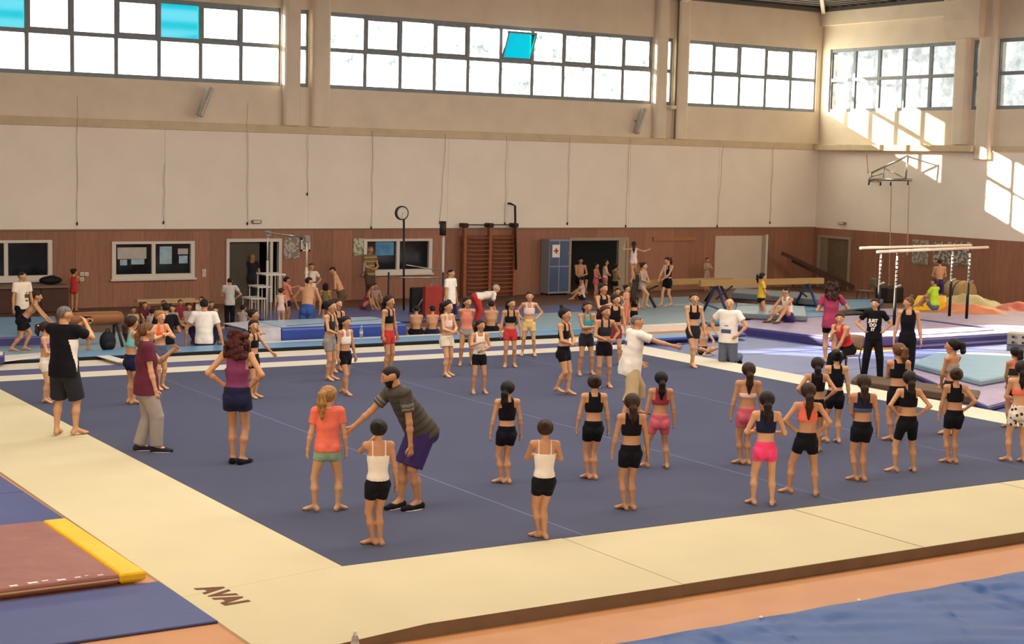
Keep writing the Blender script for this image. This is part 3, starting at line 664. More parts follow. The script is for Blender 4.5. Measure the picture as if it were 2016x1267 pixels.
# wall bars, two bays
wy = BACK_Y - 0.28
xs3 = [float(B(u, 510, wy)[0]) for u in (914, 963.5, 1012)]
wbx = empty('wall_bars', (xs3[1], wy, 0)); tag(wbx, 'dark red-brown wooden wall bars in two bays', 'wall bars')
zt = float(B(963, 441, wy)[2])
for x in xs3:
    q = MB(); q.box((x - .05, wy - .06, 0), (x + .05, wy + .08, zt), 0, .012); child('upright', q, M_rung, wbx)
    q = MB(); q.box((x - .08, wy - .09, zt - .1), (x + .08, wy + .2, zt + .03), 0, .02); child('bracket', q, M_iron, wbx)
for a, b in zip(xs3[:-1], xs3[1:]):
    for k in range(14):
        z = .16 + k * (1.62 / 13); q = MB(); n = 6
        q.tube([(a + .07 + (b - a - .14) * i / n, wy - .05 - .0 * i, z - .012 * math.sin(math.pi * i / n)) for i in range(n + 1)], .019, 6); child('rung', q, M_rung, wbx)
    q = MB(); q.tube([(a, wy - .02, zt - .02), (b, wy - .02, zt - .02)], .018, 6); child('top_rail', q, M_iron, wbx)
    q = MB(); q.box((a, wy + .1, 0), (b, wy + .12, 1.85)); child('back_board', q, mat('bars_board', '#7a4a34', .6, .1, 4), wbx)
pz = [pt(1016, 530, wy - .1), pt(1014, 405, wy - .1)]
q = MB(); q.tube([pz[0], pz[1], (pz[1][0] - .04, wy + .1, pz[1][2] + .06), (pz[1][0] - .04, BACK_Y - .05, pz[1][2] + .06)], .035, 8); tag(q.build('iron_pipe', M_iron), 'dark hooked iron pipe rising beside the wall bars', 'pipe')
# locker
lx0, lx1 = float(B(1079, 520, BACK_Y - .5)[0]), float(B(1119, 520, BACK_Y - .5)[0]); lz = float(B(1100, 471, BACK_Y - .5)[2]); ly0, ly1 = BACK_Y - .55, BACK_Y - .1
lk = empty('locker', ((lx0 + lx1) / 2, ly0, 0)); tag(lk, 'blue four-door metal locker with a red cross sign', 'locker')
q = MB(); q.box((lx0, ly0, .06), (lx1, ly1, lz)); child('body', q, mat('locker_grey', '#8f9296', .45), lk)
xm = (lx0 + lx1) / 2
for i, (a, b) in enumerate(((lx0, xm), (xm, lx1))):
    for z0, z1 in ((.1, lz * .52), (lz * .52, lz - .03)):
        q = MB(); q.box((a + .025, ly0 - .015, z0 + .02), (b - .025, ly0, z1 - .02)); d_ = child('door', q, mat('locker_blue', '#4a5c7c', .4, .06, 3), lk)
        q = MB(); q.box((b - .08, ly0 - .03, (z0 + z1) / 2 - .04), (b - .06, ly0 - .015, (z0 + z1) / 2 + .04)); child('handle', q, M_chrome, d_)
for x in (lx0 + .04, lx1 - .04):
    q = MB(); q.box((x - .03, ly0 + .02, 0), (x + .03, ly1 - .02, .06)); child('leg', q, M_iron, lk)
q = MB(); q.box((lx0 + .1, ly0 - .024, lz - .55), (lx0 + .38, ly0 - .016, lz - .16)); sg = child('sign', q, mat('white_sign', '#e6dfd8', .6), lk)
cxs, czs = lx0 + .24, lz - .35
q = MB(); q.box((cxs - .025, ly0 - .03, czs - .08), (cxs + .025, ly0 - .025, czs + .08)); q.box((cxs - .08, ly0 - .0305, czs - .025), (cxs + .08, ly0 - .0255, czs + .025)); child('red_cross', q, mat('cross_red', '#b5222a', .6), sg)
# clock on a pole
cy_ = 23.5
a = pt(795, 606, cy_); b_ = pt(795, 432, cy_); c_ = pt(790.5, 419, cy_)
ck = empty('clock_stand', (a[0], cy_, 0)); tag(ck, 'round white clock face on a tall dark pole', 'clock')
q = MB(); q.tube([(a[0], cy_, .02), (b_[0], cy_, c_[2] - .1)], .03, 8); child('pole', q, M_iron, ck)
q = MB(); q.lathe([(0, .05), (.06, .045), (.25, .02), (.25, 0)], (a[0], cy_, 0), 14); child('base', q, M_iron, ck)
def disc(c, r, y0, y1, seg=28):
    m = MB(); v = [(c[0] + r * math.cos(2*math.pi*k/seg), y, c[2] + r * math.sin(2*math.pi*k/seg)) for y in (y0, y1) for k in range(seg)]
    f = [(k, (k+1) % seg, seg + (k+1) % seg, seg + k) for k in range(seg)] + [tuple(range(seg-1, -1, -1)), tuple(range(seg, 2*seg))]
    return m.add(v, f)
child('rim', disc(c_, .19, cy_ - .05, cy_ + .03), M_iron, ck)
fc = child('clock_face', disc(c_, .155, cy_ - .06, cy_ - .051), mat('clock_white', '#cfc6b8', .5), ck)
for k in range(12):
    an = k * math.pi / 6; q = MB(); r0, r1 = .115, .14
    q.beam((c_[0] + r0 * math.sin(an), cy_ - .062, c_[2] + r0 * math.cos(an)), (c_[0] + r1 * math.sin(an), cy_ - .062, c_[2] + r1 * math.cos(an)), .012, .004); child('hour_mark', q, M_iron, fc)
q = MB(); q.beam((c_[0], cy_ - .064, c_[2]), (c_[0] + .07, cy_ - .064, c_[2] + .03), .014, .004); q.beam((c_[0], cy_ - .064, c_[2]), (c_[0] - .03, cy_ - .064, c_[2] - .1), .012, .004); child('hands', q, M_iron, fc)
# high bar with white uprights
hb = empty('high_bar', (pt(560, 600, 22)[0], 22, 0)); tag(hb, 'white high bar frame above the children by the olive door', 'high bar')
pA = pt(527, 458, 23.2); pB = pt(604, 468, 20.6)
for p_, vb in ((pA, 0), (pB, 0)):
    q = MB(); q.tube([(p_[0], p_[1], .05), (p_[0], p_[1], p_[2] - .7)], .03, 10); q.tube([(p_[0], p_[1], p_[2] - .7), (p_[0], p_[1], p_[2])], .02, 10); child('upright', q, M_wpost, hb)
    q = MB(); q.prism(rectp(p_[0] - .3, p_[1] - .3, p_[0] + .3, p_[1] + .3), .03, .07, 0, 0, .01); child('foot_plate', q, M_iron, hb)
q = MB(); q.tube([pA, pB], .022, 8); child('bar', q, M_chrome, hb)
for p_ in (pA, pB):
    q = MB(); q.box((p_[0] - .06, p_[1] - .06, p_[2] - .1), (p_[0] + .06, p_[1] + .06, p_[2] + .05), 0, .01); child('bar_clamp', q, M_chrome, hb)
# white step ladder of the high bar
st = empty('step_stand', (pt(515, 600, 22.3)[0], 22.3, 0)); tag(st, 'white metal spotting steps under the high bar', 'step stand')
for (u0, u1, v) in ((514, 553, 538), (498, 527, 562), (485, 514, 585)):
    a = pt(u0, v, 22.3); b_ = pt(u1, v, 22.3); q = MB(); q.box((a[0], 22.0, a[2] - .035), (b_[0], 22.6, a[2])); child('step', q, M_wpost, st)
    for xx in (a[0] + .03, b_[0] - .03):
        for yy in (22.03, 22.57):
            q = MB(); q.tube([(xx, yy, .05), (xx, yy, a[2] - .03)], .014, 6); child('leg', q, M_wpost, st)
# low bar and stand near the clock
lb = empty('low_bar', (pt(815, 600, 23)[0], 23, 0)); tag(lb, 'low grey bar on thin uprights between clock and white pole', 'low bar')
a, b_ = pt(765, 546, 23.0), pt(872, 546, 22.6)
q = MB(); q.tube([a, b_], .022, 6); child('bar', q, M_chrome, lb)
for p_ in (a, b_):
    q = MB(); q.tube([(p_[0], p_[1], .03), (p_[0], p_[1], p_[2] + .14)], .025, 6); child('upright', q, M_iron, lb)
q = MB(); q.tube([(b_[0] - .9, b_[1], .02), (b_[0] - .25, b_[1], b_[2] - .05)], .02, 6); child('brace', q, M_chrome, lb)
p_ = pt(873, 463, 23.4); q = MB(); q.tube([(p_[0], 23.4, .02), (p_[0], 23.4, p_[2])], .035, 8)
wp = tag(q.build('bar_post', M_wpost), 'white upright post with a dark top wheel left of the wall bars', 'post')
q = MB(); q.tube([(p_[0] - .02, 23.4, p_[2]), (p_[0] - .02, 23.4, p_[2] + .38)], .09, 10); child('top_wheel', q, M_iron, wp)
q = MB(); q.tube([pt(800, 521, 23.2), (p_[0], 23.4, float(B(873, 533, 23.4)[2]))], .018, 6); child('cross_bar', q, M_chrome, wp)
a, b_ = pt(838, 563, 21.7), pt(871, 603, 21.7)
q = MB(); q.box((a[0], 21.7, .08), (b_[0], 21.85, a[2]), 0, .03); tag(q.build('foam_block', M_red), 'upright red foam block behind the man in the white shirt', 'block')
a, b_ = pt(812, 566, 22.7), pt(836, 603, 22.7)
q = MB(); q.box((a[0], 22.7, .05), (b_[0], 22.85, a[2]), 0, .03); tag(q.build('foam_block', M_black), 'black box left of the red foam block', 'block')
# bench: two long planks
bn = empty('bench', (pt(335, 600, 25)[0], 25, 0)); tag(bn, 'long low pale wooden bench behind the seated children', 'bench')
for u0, u1, v, y in ((268, 382, 589.5, 25.2), (279, 397, 593.5, 24.9)):
    a, b_ = pt(u0, v, y), pt(u1, v, y); q = MB(); q.box((a[0], y - .1, a[2] - .05), (b_[0], y + .1, a[2])); child('seat_plank', q, M_barwood, bn)
    for f_ in (.1, .5, .9):
        xx = a[0] + (b_[0] - a[0]) * f_; q = MB(); q.box((xx - .04, y - .09, 0), (xx + .04, y + .09, a[2] - .05)); child('leg', q, M_rung, bn)
# vaulting horse
vy = 18.4
a, b_ = pt(132, 630, vy), pt(242, 628, vy); vz = float(B(200, 612, vy)[2])
vh = empty('vaulting_horse', ((a[0] + b_[0]) / 2, vy, 0)); tag(vh, 'long tan leather vaulting horse on dark legs', 'vaulting horse')
q = MB(); L_ = b_[0] - a[0]; q.tube([(a[0] + L_ * t, vy, vz - .15) for t in (0, .03, .08, .5, .92, .97, 1)], [.07, .12, .14, .145, .14, .12, .07], 14); child('body', q, mat('horse_leather', '#8a5a34', .45, .08, 4), vh)
for sx in (.14, .86):
    for sy in (-.18, .18):
        q = MB(); q.tube([(a[0] + L_ * sx, vy + sy * .4, vz - .25), (a[0] + L_ * sx + (.06 if sx > .5 else -.06), vy + sy * 1.6, .09)], .03, 8); child('leg', q, M_iron, vh)
# balance beams
def balance_beam(label, A, Bb, z, legm, n):
    A, Bb = np.array(A), np.array(Bb); t = (Bb - A) / np.linalg.norm(Bb - A); nrm = np.array([-t[1], t[0]])
    r = empty('balance_beam', tuple((A + Bb) / 2) + (0,)); tag(r, label, 'balance beam')
    q = MB(); q.beam(tuple(A) + (z - .075,), tuple(Bb) + (z - .075,), .12, .16); child('beam', q, M_suede, r)
    for k_ in (.13, .87):
        c = A + (Bb - A) * k_
        for s in (-1, 1):
            e_ = c + nrm * s * .55; q = MB(); q.tube([tuple(c + nrm * s * .04) + (z - .16,), tuple(e_) + (.13,)], .04, 8); child('leg', q, legm, r)
        e_ = c + t * (.55 if k_ < .5 else -.55); q = MB(); q.tube([tuple(c) + (.5,), tuple(e_) + (z - .16,)], .025, 6); child('brace', q, M_iron, r)
    return r
zb = 1.02
balance_beam('tan balance beam with blue legs in front of the pale sliding door', G2(1378, 552, zb), G2(1620, 547, zb), zb, M_blueleg, 1)
balance_beam('tan balance beam farther back behind the standing girl with wrist guards', G2(1240, 552, .85), G2(1440, 546, .85), .85, M_iron, 2)
# wooden strip and clutter on the back wall
a, b_ = B(1283, 466), B(1365, 473); q = MB(); q.box((a[0], BACK_Y - .11, b_[2]), (b_[0], BACK_Y - .05, a[2])); tag(q.build('wall_shelf_rail', mat('pale_wood', '#a5714a', .6, .08, 5)), 'pale horizontal wooden rail on the wall right of the gateway', 'rail')
q = MB(); q.beam(pt(1540, 498, 26.6), pt(1690, 569, 25.2), .18, .12); q.beam(pt(1560, 512, 26.6), pt(1665, 566, 25.2), .18, .12); a = pt(1690, 569, 25.2); q.box((a[0] - .1, 25.1, 0), (a[0] + .1, 25.3, a[2] + .05)); tag(q.build('leaning_frame', mat('dark_frame_wood', '#4a2c1c', .6)), 'dark slanted frame leaning in the corner behind the balance beam', 'frame')
# posters: sheets with procedural print
def poster_mat(name, c1, c2, sc):
    m = D.materials.new(name); m.use_nodes = True; nt = m.node_tree; b = nt.nodes['Principled BSDF']; b.inputs['Roughness'].default_value = .5
    tc = nt.nodes.new('ShaderNodeTexCoord'); v = nt.nodes.new('ShaderNodeTexVoronoi'); v.inputs['Scale'].default_value = sc; r = nt.nodes.new('ShaderNodeValToRGB')
    r.color_ramp.elements[0].color = lin(c1); r.color_ramp.elements[1].color = lin(c2); r.color_ramp.interpolation = 'CONSTANT'; r.color_ramp.elements[1].position = .5
    nt.links.new(tc.outputs['Object'], v.inputs['Vector']); nt.links.new(v.outputs['Color'], r.inputs['Fac']); nt.links.new(r.outputs[0], b.inputs['Base Color']); return m
P1 = poster_mat('poster_print_a', '#83786c', '#b3a698', 16); P2 = poster_mat('poster_print_b', '#6a625a', '#bdb2a5', 15); P3 = poster_mat('poster_print_c', '#7d8a5a', '#c2bba6', 14)
def poster_back(u0, v0, u1, v1, m, label, fr=None):
    a, b = B(u0, v0), B(u1, v1); q = MB(); q.box((a[0], BACK_Y - .075, b[2]), (b[0], BACK_Y - .055, a[2])); o = q.build('poster', m, None, loc=(float(a[0]), BACK_Y, float(b[2]))); tag(o, label, 'poster')
    if fr:
        q = MB(); t = .05; x0, x1, z0, z1 = a[0], b[0], b[2], a[2]
        for e_ in ((x0, x1, z0, z0 + t), (x0, x1, z1 - t, z1), (x0, x0 + t, z0, z1), (x1 - t, x1, z0, z1)): q.box((e_[0], BACK_Y - .09, e_[2]), (e_[1], BACK_Y - .07, e_[3]))
        child('frame', q, fr, o)
    return o
poster_back(557, 467, 587, 508, P1, 'grey poster on the wood left of the high bar upright')
poster_back(590, 468, 608, 494, P2, 'small white-framed picture behind the high bar upright', M_frame)
poster_back(694, 469, 716, 502, P3, 'green and white poster left of the dark sliding window')
def poster_right(u0, v0, u1, v1, m, label):
    a, b = RW(u0, v0), RW(u1, v1); q = MB(); q.box((RIGHT_X - .075, b[1], b[2]), (RIGHT_X - .055, a[1], a[2])); tag(q.build('poster', m, None, loc=(RIGHT_X, float(b[1]), float(b[2]))), label, 'poster')
poster_right(1800, 471, 1829, 522, P1, 'grey poster on the right wall, farthest left of three')
poster_right(1842, 474, 1873, 522, P2, 'black and white poster on the right wall between two others')
poster_right(1880, 474, 1911, 524, P2, 'black and white poster on the right wall, nearest the camera of three')
# small wall fittings
for i, (u, v, lab) in enumerate(((160, 539, 'white wall socket, upper left of three near the girl in red'), (169, 539, 'white wall socket, upper right of three near the girl in red'), (160, 549, 'white wall socket, lowest of three near the girl in red'), (400, 533, 'white round switch on the wood right of the papered window'), (400, 541, 'small white switch below the round one beside the olive door'))):
    p_ = B(u, v); q = MB(); q.box((p_[0] - .05, BACK_Y - .075, p_[2] - .05), (p_[0] + .05, BACK_Y - .052, p_[2] + .05), 0, .008); so = tag(q.build('wall_socket', M_offw), lab, 'socket')
    q = MB(); q.box((p_[0] - .02, BACK_Y - .08, p_[2] - .02), (p_[0] + .02, BACK_Y - .074, p_[2] + .02)); child('socket_insert', q, mat('socket_grey', '#9a948a', .5), so)
p_ = B(502, 436); q = MB(); q.box((p_[0] - .14, BACK_Y - .14, p_[2] - .05), (p_[0] + .14, BACK_Y - .06, p_[2] + .05), 0, .02); el = tag(q.build('emergency_light', mat('lamp_housing', '#8a8068', .5)), 'small emergency light on the white boards above the olive door', 'lamp')
q = MB(); q.box((p_[0] - .1, BACK_Y - .155, p_[2] - .03), (p_[0] + .1, BACK_Y - .14, p_[2] + .03)); child('diffuser', q, M_offw, el)
p_ = RW(1662, 439); q = MB(); q.box((RIGHT_X - .15, p_[1] - .14, p_[2] - .04), (RIGHT_X - .03, p_[1] + .14, p_[2] + .04), 0, .02); el = tag(q.build('emergency_light', mat('lamp_housing', '#8a8068', .5)), 'small emergency light on the right wall above the wood', 'lamp')
q = MB(); q.box((RIGHT_X - .165, p_[1] - .1, p_[2] - .025), (RIGHT_X - .15, p_[1] + .1, p_[2] + .025)); child('diffuser', q, M_offw, el)
# tilted strip floodlights under the windows
for (u0, v0, u1, v1, lab) in ((393, 228, 414, 172, 'grey tilted strip lamp below the left high window'), (1252, 262, 1268, 214, 'white tilted strip lamp below the middle high window')):
    a, b_ = pt(u0, v0, BACK_Y - .25), pt(u1, v1, BACK_Y - .25); t = empty('strip_lamp', a); tag(t, lab, 'lamp')
    q = MB(); q.beam(a, b_, .2, .14); child('housing', q, mat('lamp_grey', '#b3ab9f', .5), t)
    q = MB(); q.beam((a[0], a[1] - .08, a[2] + .03), (b_[0], b_[1] - .08, b_[2] - .03), .14, .02); child('lamp_glass', q, M_offw, t)
    q = MB(); m_ = (np.array(a) + np.array(b_)) / 2; q.tube([tuple(m_), (m_[0], BACK_Y - .01, m_[2])], .025, 6); child('bracket', q, M_iron, t)
# downpipe with junction box
a = pt(1333, 8, BACK_Y - .3); b_ = pt(1322, 274, BACK_Y - .12)
q = MB(); q.tube([(b_[0], BACK_Y - .27, ZC), (b_[0], BACK_Y - .27, ZB1)], .03, 8); dp = tag(q.build('downpipe', mat('pipe_grey', '#7d756a', .5)), 'thin grey pipe running down the column right of the middle window', 'pipe')
p_ = pt(1324, 211, BACK_Y - .3); q = MB(); q.box((p_[0] - .1, BACK_Y - .38, p_[2] - .06), (p_[0] + .1, BACK_Y - .22, p_[2] + .06), 0, .02); child('junction_box', q, M_offw, dp)
# window cords hanging on the white boards
for i, (u, v0, v1, du, lab) in enumerate(((152, 190, 440, 0, 'thin cord hanging left of the papered window'), (323, 320, 438, -1, 'thin cord hanging above the papered window'), (487, 200, 440, 0, 'thin cord hanging by the small emergency light'), (605, 265, 382, 0, 'short thin cord below the narrow window'), (734, 258, 448, -3, 'thin cord hanging left of the pole clock'), (878, 262, 438, -12, 'slanting thin cord ending at the dark top wheel'), (998, 268, 440, -4, 'thin cord hanging above the wall bars'), (1121, 270, 440, -4, 'thin cord hanging above the blue locker'), (1240, 272, 445, -8, 'wavy thin cord hanging above the gateway'), (1424, 285, 445, -12, 'slanting thin cord above the pale sliding door'), (1523, 288, 438, -7, 'thin cord right of the pale sliding door'))):
    a, b_ = pt(u, v0, BACK_Y - .11), pt(u + du, v1, BACK_Y - .09); q = MB(); n = 6
    q.tube([tuple(np.array(a) + (np.array(b_) - np.array(a)) * k_ / n + np.array([.02 * math.sin(k_ * 2.1 + i), 0, 0])) for k_ in range(n + 1)], .006, 5)
    co = tag(q.build('pull_cord', mat('cord_grey', '#b3a28c', .8)), lab, 'cord')
    q = MB(); q.ell(b_, (.025, .025, .05), 8, 5); child('toggle', q, M_iron, co)
# parallel bars
pb = empty('parallel_bars', (24, 14.6, .26)); tag(pb, 'parallel bars with pale wooden rails on black adjustable posts', 'parallel bars')
posts = []
for (u, v) in ((1735, 632), (1770, 622), (1875, 628), (1909, 634)): pass
A0, A1 = np.array(G(1730, 640, .26)[:2]), np.array(G(1907, 636, .26)[:2]); B0, B1 = np.array(G(1768, 625, .26)[:2]), np.array(G(1875, 630, .26)[:2])
zr = z_at(A0[0], A0[1], 494)
near = [G2(1709, 490.5, zr), G2(1945, 486.5, zr)]
for (pa, (u0, u1, vv0, vv1)) in ((0, (1709, 1916, 494, 485)), (1, (1693, 1944, 486.5, 483))): pass
P_near = [np.array(G2(1732, 493, zr)), np.array(G2(1878, 489, zr))]
def rail(pt0, pt1, posts_, lab):
    d = (pt1 - pt0) / np.linalg.norm(pt1 - pt0)
    q = MB(); q.tube([tuple(pt0) + (zr,), tuple(pt1) + (zr,)], .036, 10); child('rail', q, mat('rail_pale', '#e0cfb8', .5), pb)
    for c in posts_:
        q = MB(); q.tube([tuple(c) + (.26,), tuple(c) + (.26 + (zr - .26) * .52,)], .038, 10); child('post', q, M_black, pb)
        q = MB(); q.tube([tuple(c) + (.26 + (zr - .26) * .5,), tuple(c) + (zr - .12,)], .028, 10); ip = child('inner_post', q, M_chrome, pb)
        for k_ in range(6):
            z = .26 + (zr - .26) * (.58 + .055 * k_); q = MB(); q.tube([tuple(c) + (z,), tuple(c) + (z + .03,)], .031, 10); child('notch_band', q, M_black, ip)
        q = MB(); q.tube([tuple(c) + (zr - .13,), tuple(c) + (zr - .02,)], .02, 8); child('rail_pivot', q, M_iron, pb)
        q = MB(); zc_ = .26 + (zr - .26) * .52; q.beam((c[0] - .08, c[1] - .08, zc_), (c[0] + .07, c[1] - .1, zc_ + .04), .035, .035); child('clamp_lever', q, M_chrome, pb)
c1, c2 = np.array(G2(1767, 494, zr)), np.array(G2(1910, 489, zr)); c3, c4 = np.array(G2(1735, 490, zr)), np.array(G2(1876, 486, zr))
rail(np.array(G2(1727, 495.5, zr)), np.array(G2(1945, 486.5, zr)), (c1, c2), 'near')
rail(np.array(G2(1694, 488, zr)), np.array(G2(1912, 482.5, zr)), (c3, c4), 'far')
# basketball backboard frame on the right wall
hf = empty('backboard_frame', (RIGHT_X - .05, 23.8, 3.6)); tag(hf, 'bare steel basketball bracket frame hanging on the right wall', 'bracket frame')
def RP(u, v, off): return tuple(float(c) for c in RW(u, v, RIGHT_X - off))
for (p0, p1, r_) in (((1788, 306), (1716, 340), .035), ((1716, 340), (1711, 360), .035), ((1711, 353), (1797, 354), .045), ((1788, 306), (1783, 352), .03), ((1741, 331), (1740, 350), .02), ((1742, 331), (1780, 350), .02), ((1713, 348), (1740, 341), .02), ((1712, 357), (1735, 358), .02)):
    q = MB(); q.tube([RP(p0[0], p0[1], .7), RP(p1[0], p1[1], .7)], r_, 8); child('tube', q, M_chrome, hf)
for (u, v) in ((1711, 357), (1734, 358), (1754, 358), (1788, 357)):
    q = MB(); q.tube([RP(u, v, .7), RP(u - 1, v + 7, .7)], .025, 6); child('lug', q, M_iron, hf)
for u, v in ((1788, 308), (1784, 352), (1716, 352)):
    q = MB(); q.tube([RP(u, v, .7), RP(u, v, .02)], .025, 6); child('wall_stay', q, M_iron, hf)
for (u, v0, u2, v1, lab) in ((1755, 362, 1750, 560, 'white rope hanging from the basketball frame to the floor'), (1790, 362, 1786, 500, 'shorter pale rope hanging from the right end of the basketball frame'), (1706, 304, 1709, 338, 'short thin rope above the left end of the basketball frame')):
    a, b_ = RP(u, v0, .65), RP(u2, v1, .65); q = MB(); q.tube([tuple(np.array(a) + (np.array(b_) - np.array(a)) * k_ / 6) for k_ in range(7)], .018, 6); ro = tag(q.build('rope', mat('rope_pale', '#b9a68c', .9)), lab, 'rope')
    q = MB(); q.ell(b_, (.03, .03, .05), 8, 5); child('knot', q, mat('rope_pale', '#b9a68c', .9), ro)
# chairs
def chair(loc, rz, label, seatc):
    t = empty('stacking_chair', loc, rz); tag(t, label, 'chair')
    sm = mat('chair_shell_' + seatc[1:], seatc, .5, .06, 4)
    q = MB(); q.prism(rectp(-.2, -.2, .2, .2), .42, .45, 0, 0, .012); q.build('seat', sm, t)
    q = MB(); V = []; F = []
    for j in range(5):
        for i in range(7):
            s = i / 6 - .5; z = .54 + .28 * j / 4; y_ = -.22 - .05 * j / 4 + .10 * s * s
            V += [(s * .42, y_, z)]
    n = len(V); V += [(a_, b2 - .018, c2) for a_, b2, c2 in V]
    for j in range(4):
        for i in range(6):
            k_ = j * 7 + i; F += [(k_, k_ + 1, k_ + 8, k_ + 7), (n + k_, n + k_ + 7, n + k_ + 8, n + k_ + 1)]
    for i in range(6): F += [(i, n + i, n + i + 1, i + 1), (28 + i, 29 + i, n + 29 + i, n + 28 + i)]
    for j in range(4): F += [(j*7, j*7+7, n+j*7+7, n+j*7), (j*7+6, n+j*7+6, n+j*7+13, j*7+13)]
    q.add(V, F, 0, True); q.build('backrest', sm, t)
    for sx in (-1, 1):
        for sy in (-1, 1):
            q = MB(); q.tube([(sx * .18, sy * .17, .42), (sx * .21, sy * .23, 0)], .012, 8); q.build('leg', M_iron, t)
        q = MB(); q.tube([(sx * .18, -.18, .42), (sx * .17, -.23, .56)], .012, 8); q.build('back_support', M_iron, t)
    return t
# ================================================================ PEOPLE
def nz(v):
    v = np.asarray(v, float); return v / (np.linalg.norm(v) + 1e-12)
_C8 = np.array([(i, j, k) for i in (0, 1) for j in (0, 1) for k in (0, 1)])
_E12 = [(a, b) for a in range(8) for b in range(a + 1, 8) if np.abs(_C8[a] - _C8[b]).sum() == 1]
def surface_nets(F, lo, vox):
    s = F < 0
    n = np.zeros(tuple(d - 1 for d in F.shape), np.int8)
    for c in _C8: n += s[c[0]:s.shape[0]-1+c[0], c[1]:s.shape[1]-1+c[1], c[2]:s.shape[2]-1+c[2]]
    act = (n > 0) & (n < 8); idx = np.argwhere(act)
    if len(idx) == 0: return np.zeros((0, 3)), np.zeros((0, 4), int)
    vals = np.stack([F[idx[:, 0]+c[0], idx[:, 1]+c[1], idx[:, 2]+c[2]] for c in _C8], 1)
    acc = np.zeros((len(idx), 3)); cnt = np.zeros(len(idx))
    for a, b in _E12:
        va, vb = vals[:, a], vals[:, b]; m = (va < 0) != (vb < 0)
        t = np.where(m, va / np.where(m, va - vb, 1), 0)
        acc += np.where(m[:, None], _C8[a] + t[:, None] * (_C8[b] - _C8[a]), 0); cnt += m
    V = lo + (idx + acc / cnt[:, None]) * vox
    gid = np.full(act.shape, -1, np.int64); gid[act] = np.arange(len(idx))
    Q = []
    for ax in range(3):
        sl0 = [slice(1, -1)] * 3; sl1 = [slice(1, -1)] * 3; sl0[ax] = slice(0, -1); sl1[ax] = slice(1, None)
        A, Bq = s[tuple(sl0)], s[tuple(sl1)]
        for inside, flip in ((A & ~Bq, False), (~A & Bq, True)):
            e = np.argwhere(inside)
            if len(e) == 0: continue
            o = e + 1; o[:, ax] -= 1
            b1, c1 = (ax + 1) % 3, (ax + 2) % 3
            quad = []
            for db, dc in ((-1, -1), (0, -1), (0, 0), (-1, 0)):
                g = o.copy(); g[:, b1] += db; g[:, c1] += dc; quad.append(gid[g[:, 0], g[:, 1], g[:, 2]])
            quad = np.stack(quad, 1)
            Q.append(quad[:, ::-1] if flip else quad)
    return V, np.concatenate(Q)
def PR(a, b, S, wa, da, wb=None, db=None, clips=()):
    return (np.asarray(a, float), np.asarray(b, float), np.asarray(S, float), wa, da, wa if wb is None else wb, da if db is None else db, tuple(clips))
def sdf_mesh(prims, vox, k):
    lo = np.min([np.minimum(p[0], p[1]) - max(p[3:7]) for p in prims], 0) - 3 * vox
    hi = np.max([np.maximum(p[0], p[1]) + max(p[3:7]) for p in prims], 0) + 3 * vox
    n = np.ceil((hi - lo) / vox).astype(int) + 1
    F = np.full(tuple(n), 0.2, np.float32)
    ax = [lo[i] + np.arange(n[i]) * vox for i in range(3)]
    for a, b, S, wa, da, wb, db, clips in prims:
        R = max(wa, da, wb, db) + k + 2 * vox
        p0 = np.minimum(a, b) - R; p1 = np.maximum(a, b) + R
        i0 = np.maximum(0, np.floor((p0 - lo) / vox).astype(int)); i1 = np.minimum(n, np.ceil((p1 - lo) / vox).astype(int) + 1)
        if np.any(i1 <= i0): continue
        X, Y, Z = np.meshgrid(*[ax[i][i0[i]:i1[i]] for i in range(3)], indexing='ij')
        L = b - a; ln = np.linalg.norm(L)
        T = L / ln if ln > 1e-6 else np.array([0, 0, 1.0])
        Sx = S - T * (S @ T)
        if np.linalg.norm(Sx) < 1e-3: Sx = np.cross(T, [0, 1.0, 0.1])
        Sx = Sx / np.linalg.norm(Sx); Dx = np.cross(T, Sx)
        qx, qy, qz = X - a[0], Y - a[1], Z - a[2]
        al = qx * T[0] + qy * T[1] + qz * T[2]
        t = np.clip(al / ln, 0, 1) if ln > 1e-6 else np.zeros_like(al)
        az = al - t * ln
        xs_ = qx * Sx[0] + qy * Sx[1] + qz * Sx[2]; ys_ = qx * Dx[0] + qy * Dx[1] + qz * Dx[2]
        w = wa + (wb - wa) * t; d = da + (db - da) * t; mn = np.minimum(w, d)
        f = (np.sqrt((xs_ / w) ** 2 + (ys_ / d) ** 2 + (az / mn) ** 2) - 1) * mn
        for cp, cn in clips:
            f = np.maximum(f, (X - cp[0]) * cn[0] + (Y - cp[1]) * cn[1] + (Z - cp[2]) * cn[2])
        sub = F[i0[0]:i1[0], i0[1]:i1[1], i0[2]:i1[2]]
        if k > 0:
            h_ = np.maximum(k - np.abs(sub - f), 0) / k
            sub[...] = np.minimum(sub, f) - h_ * h_ * k * 0.25
        else: sub[...] = np.minimum(sub, f)
    return surface_nets(F, lo, vox)
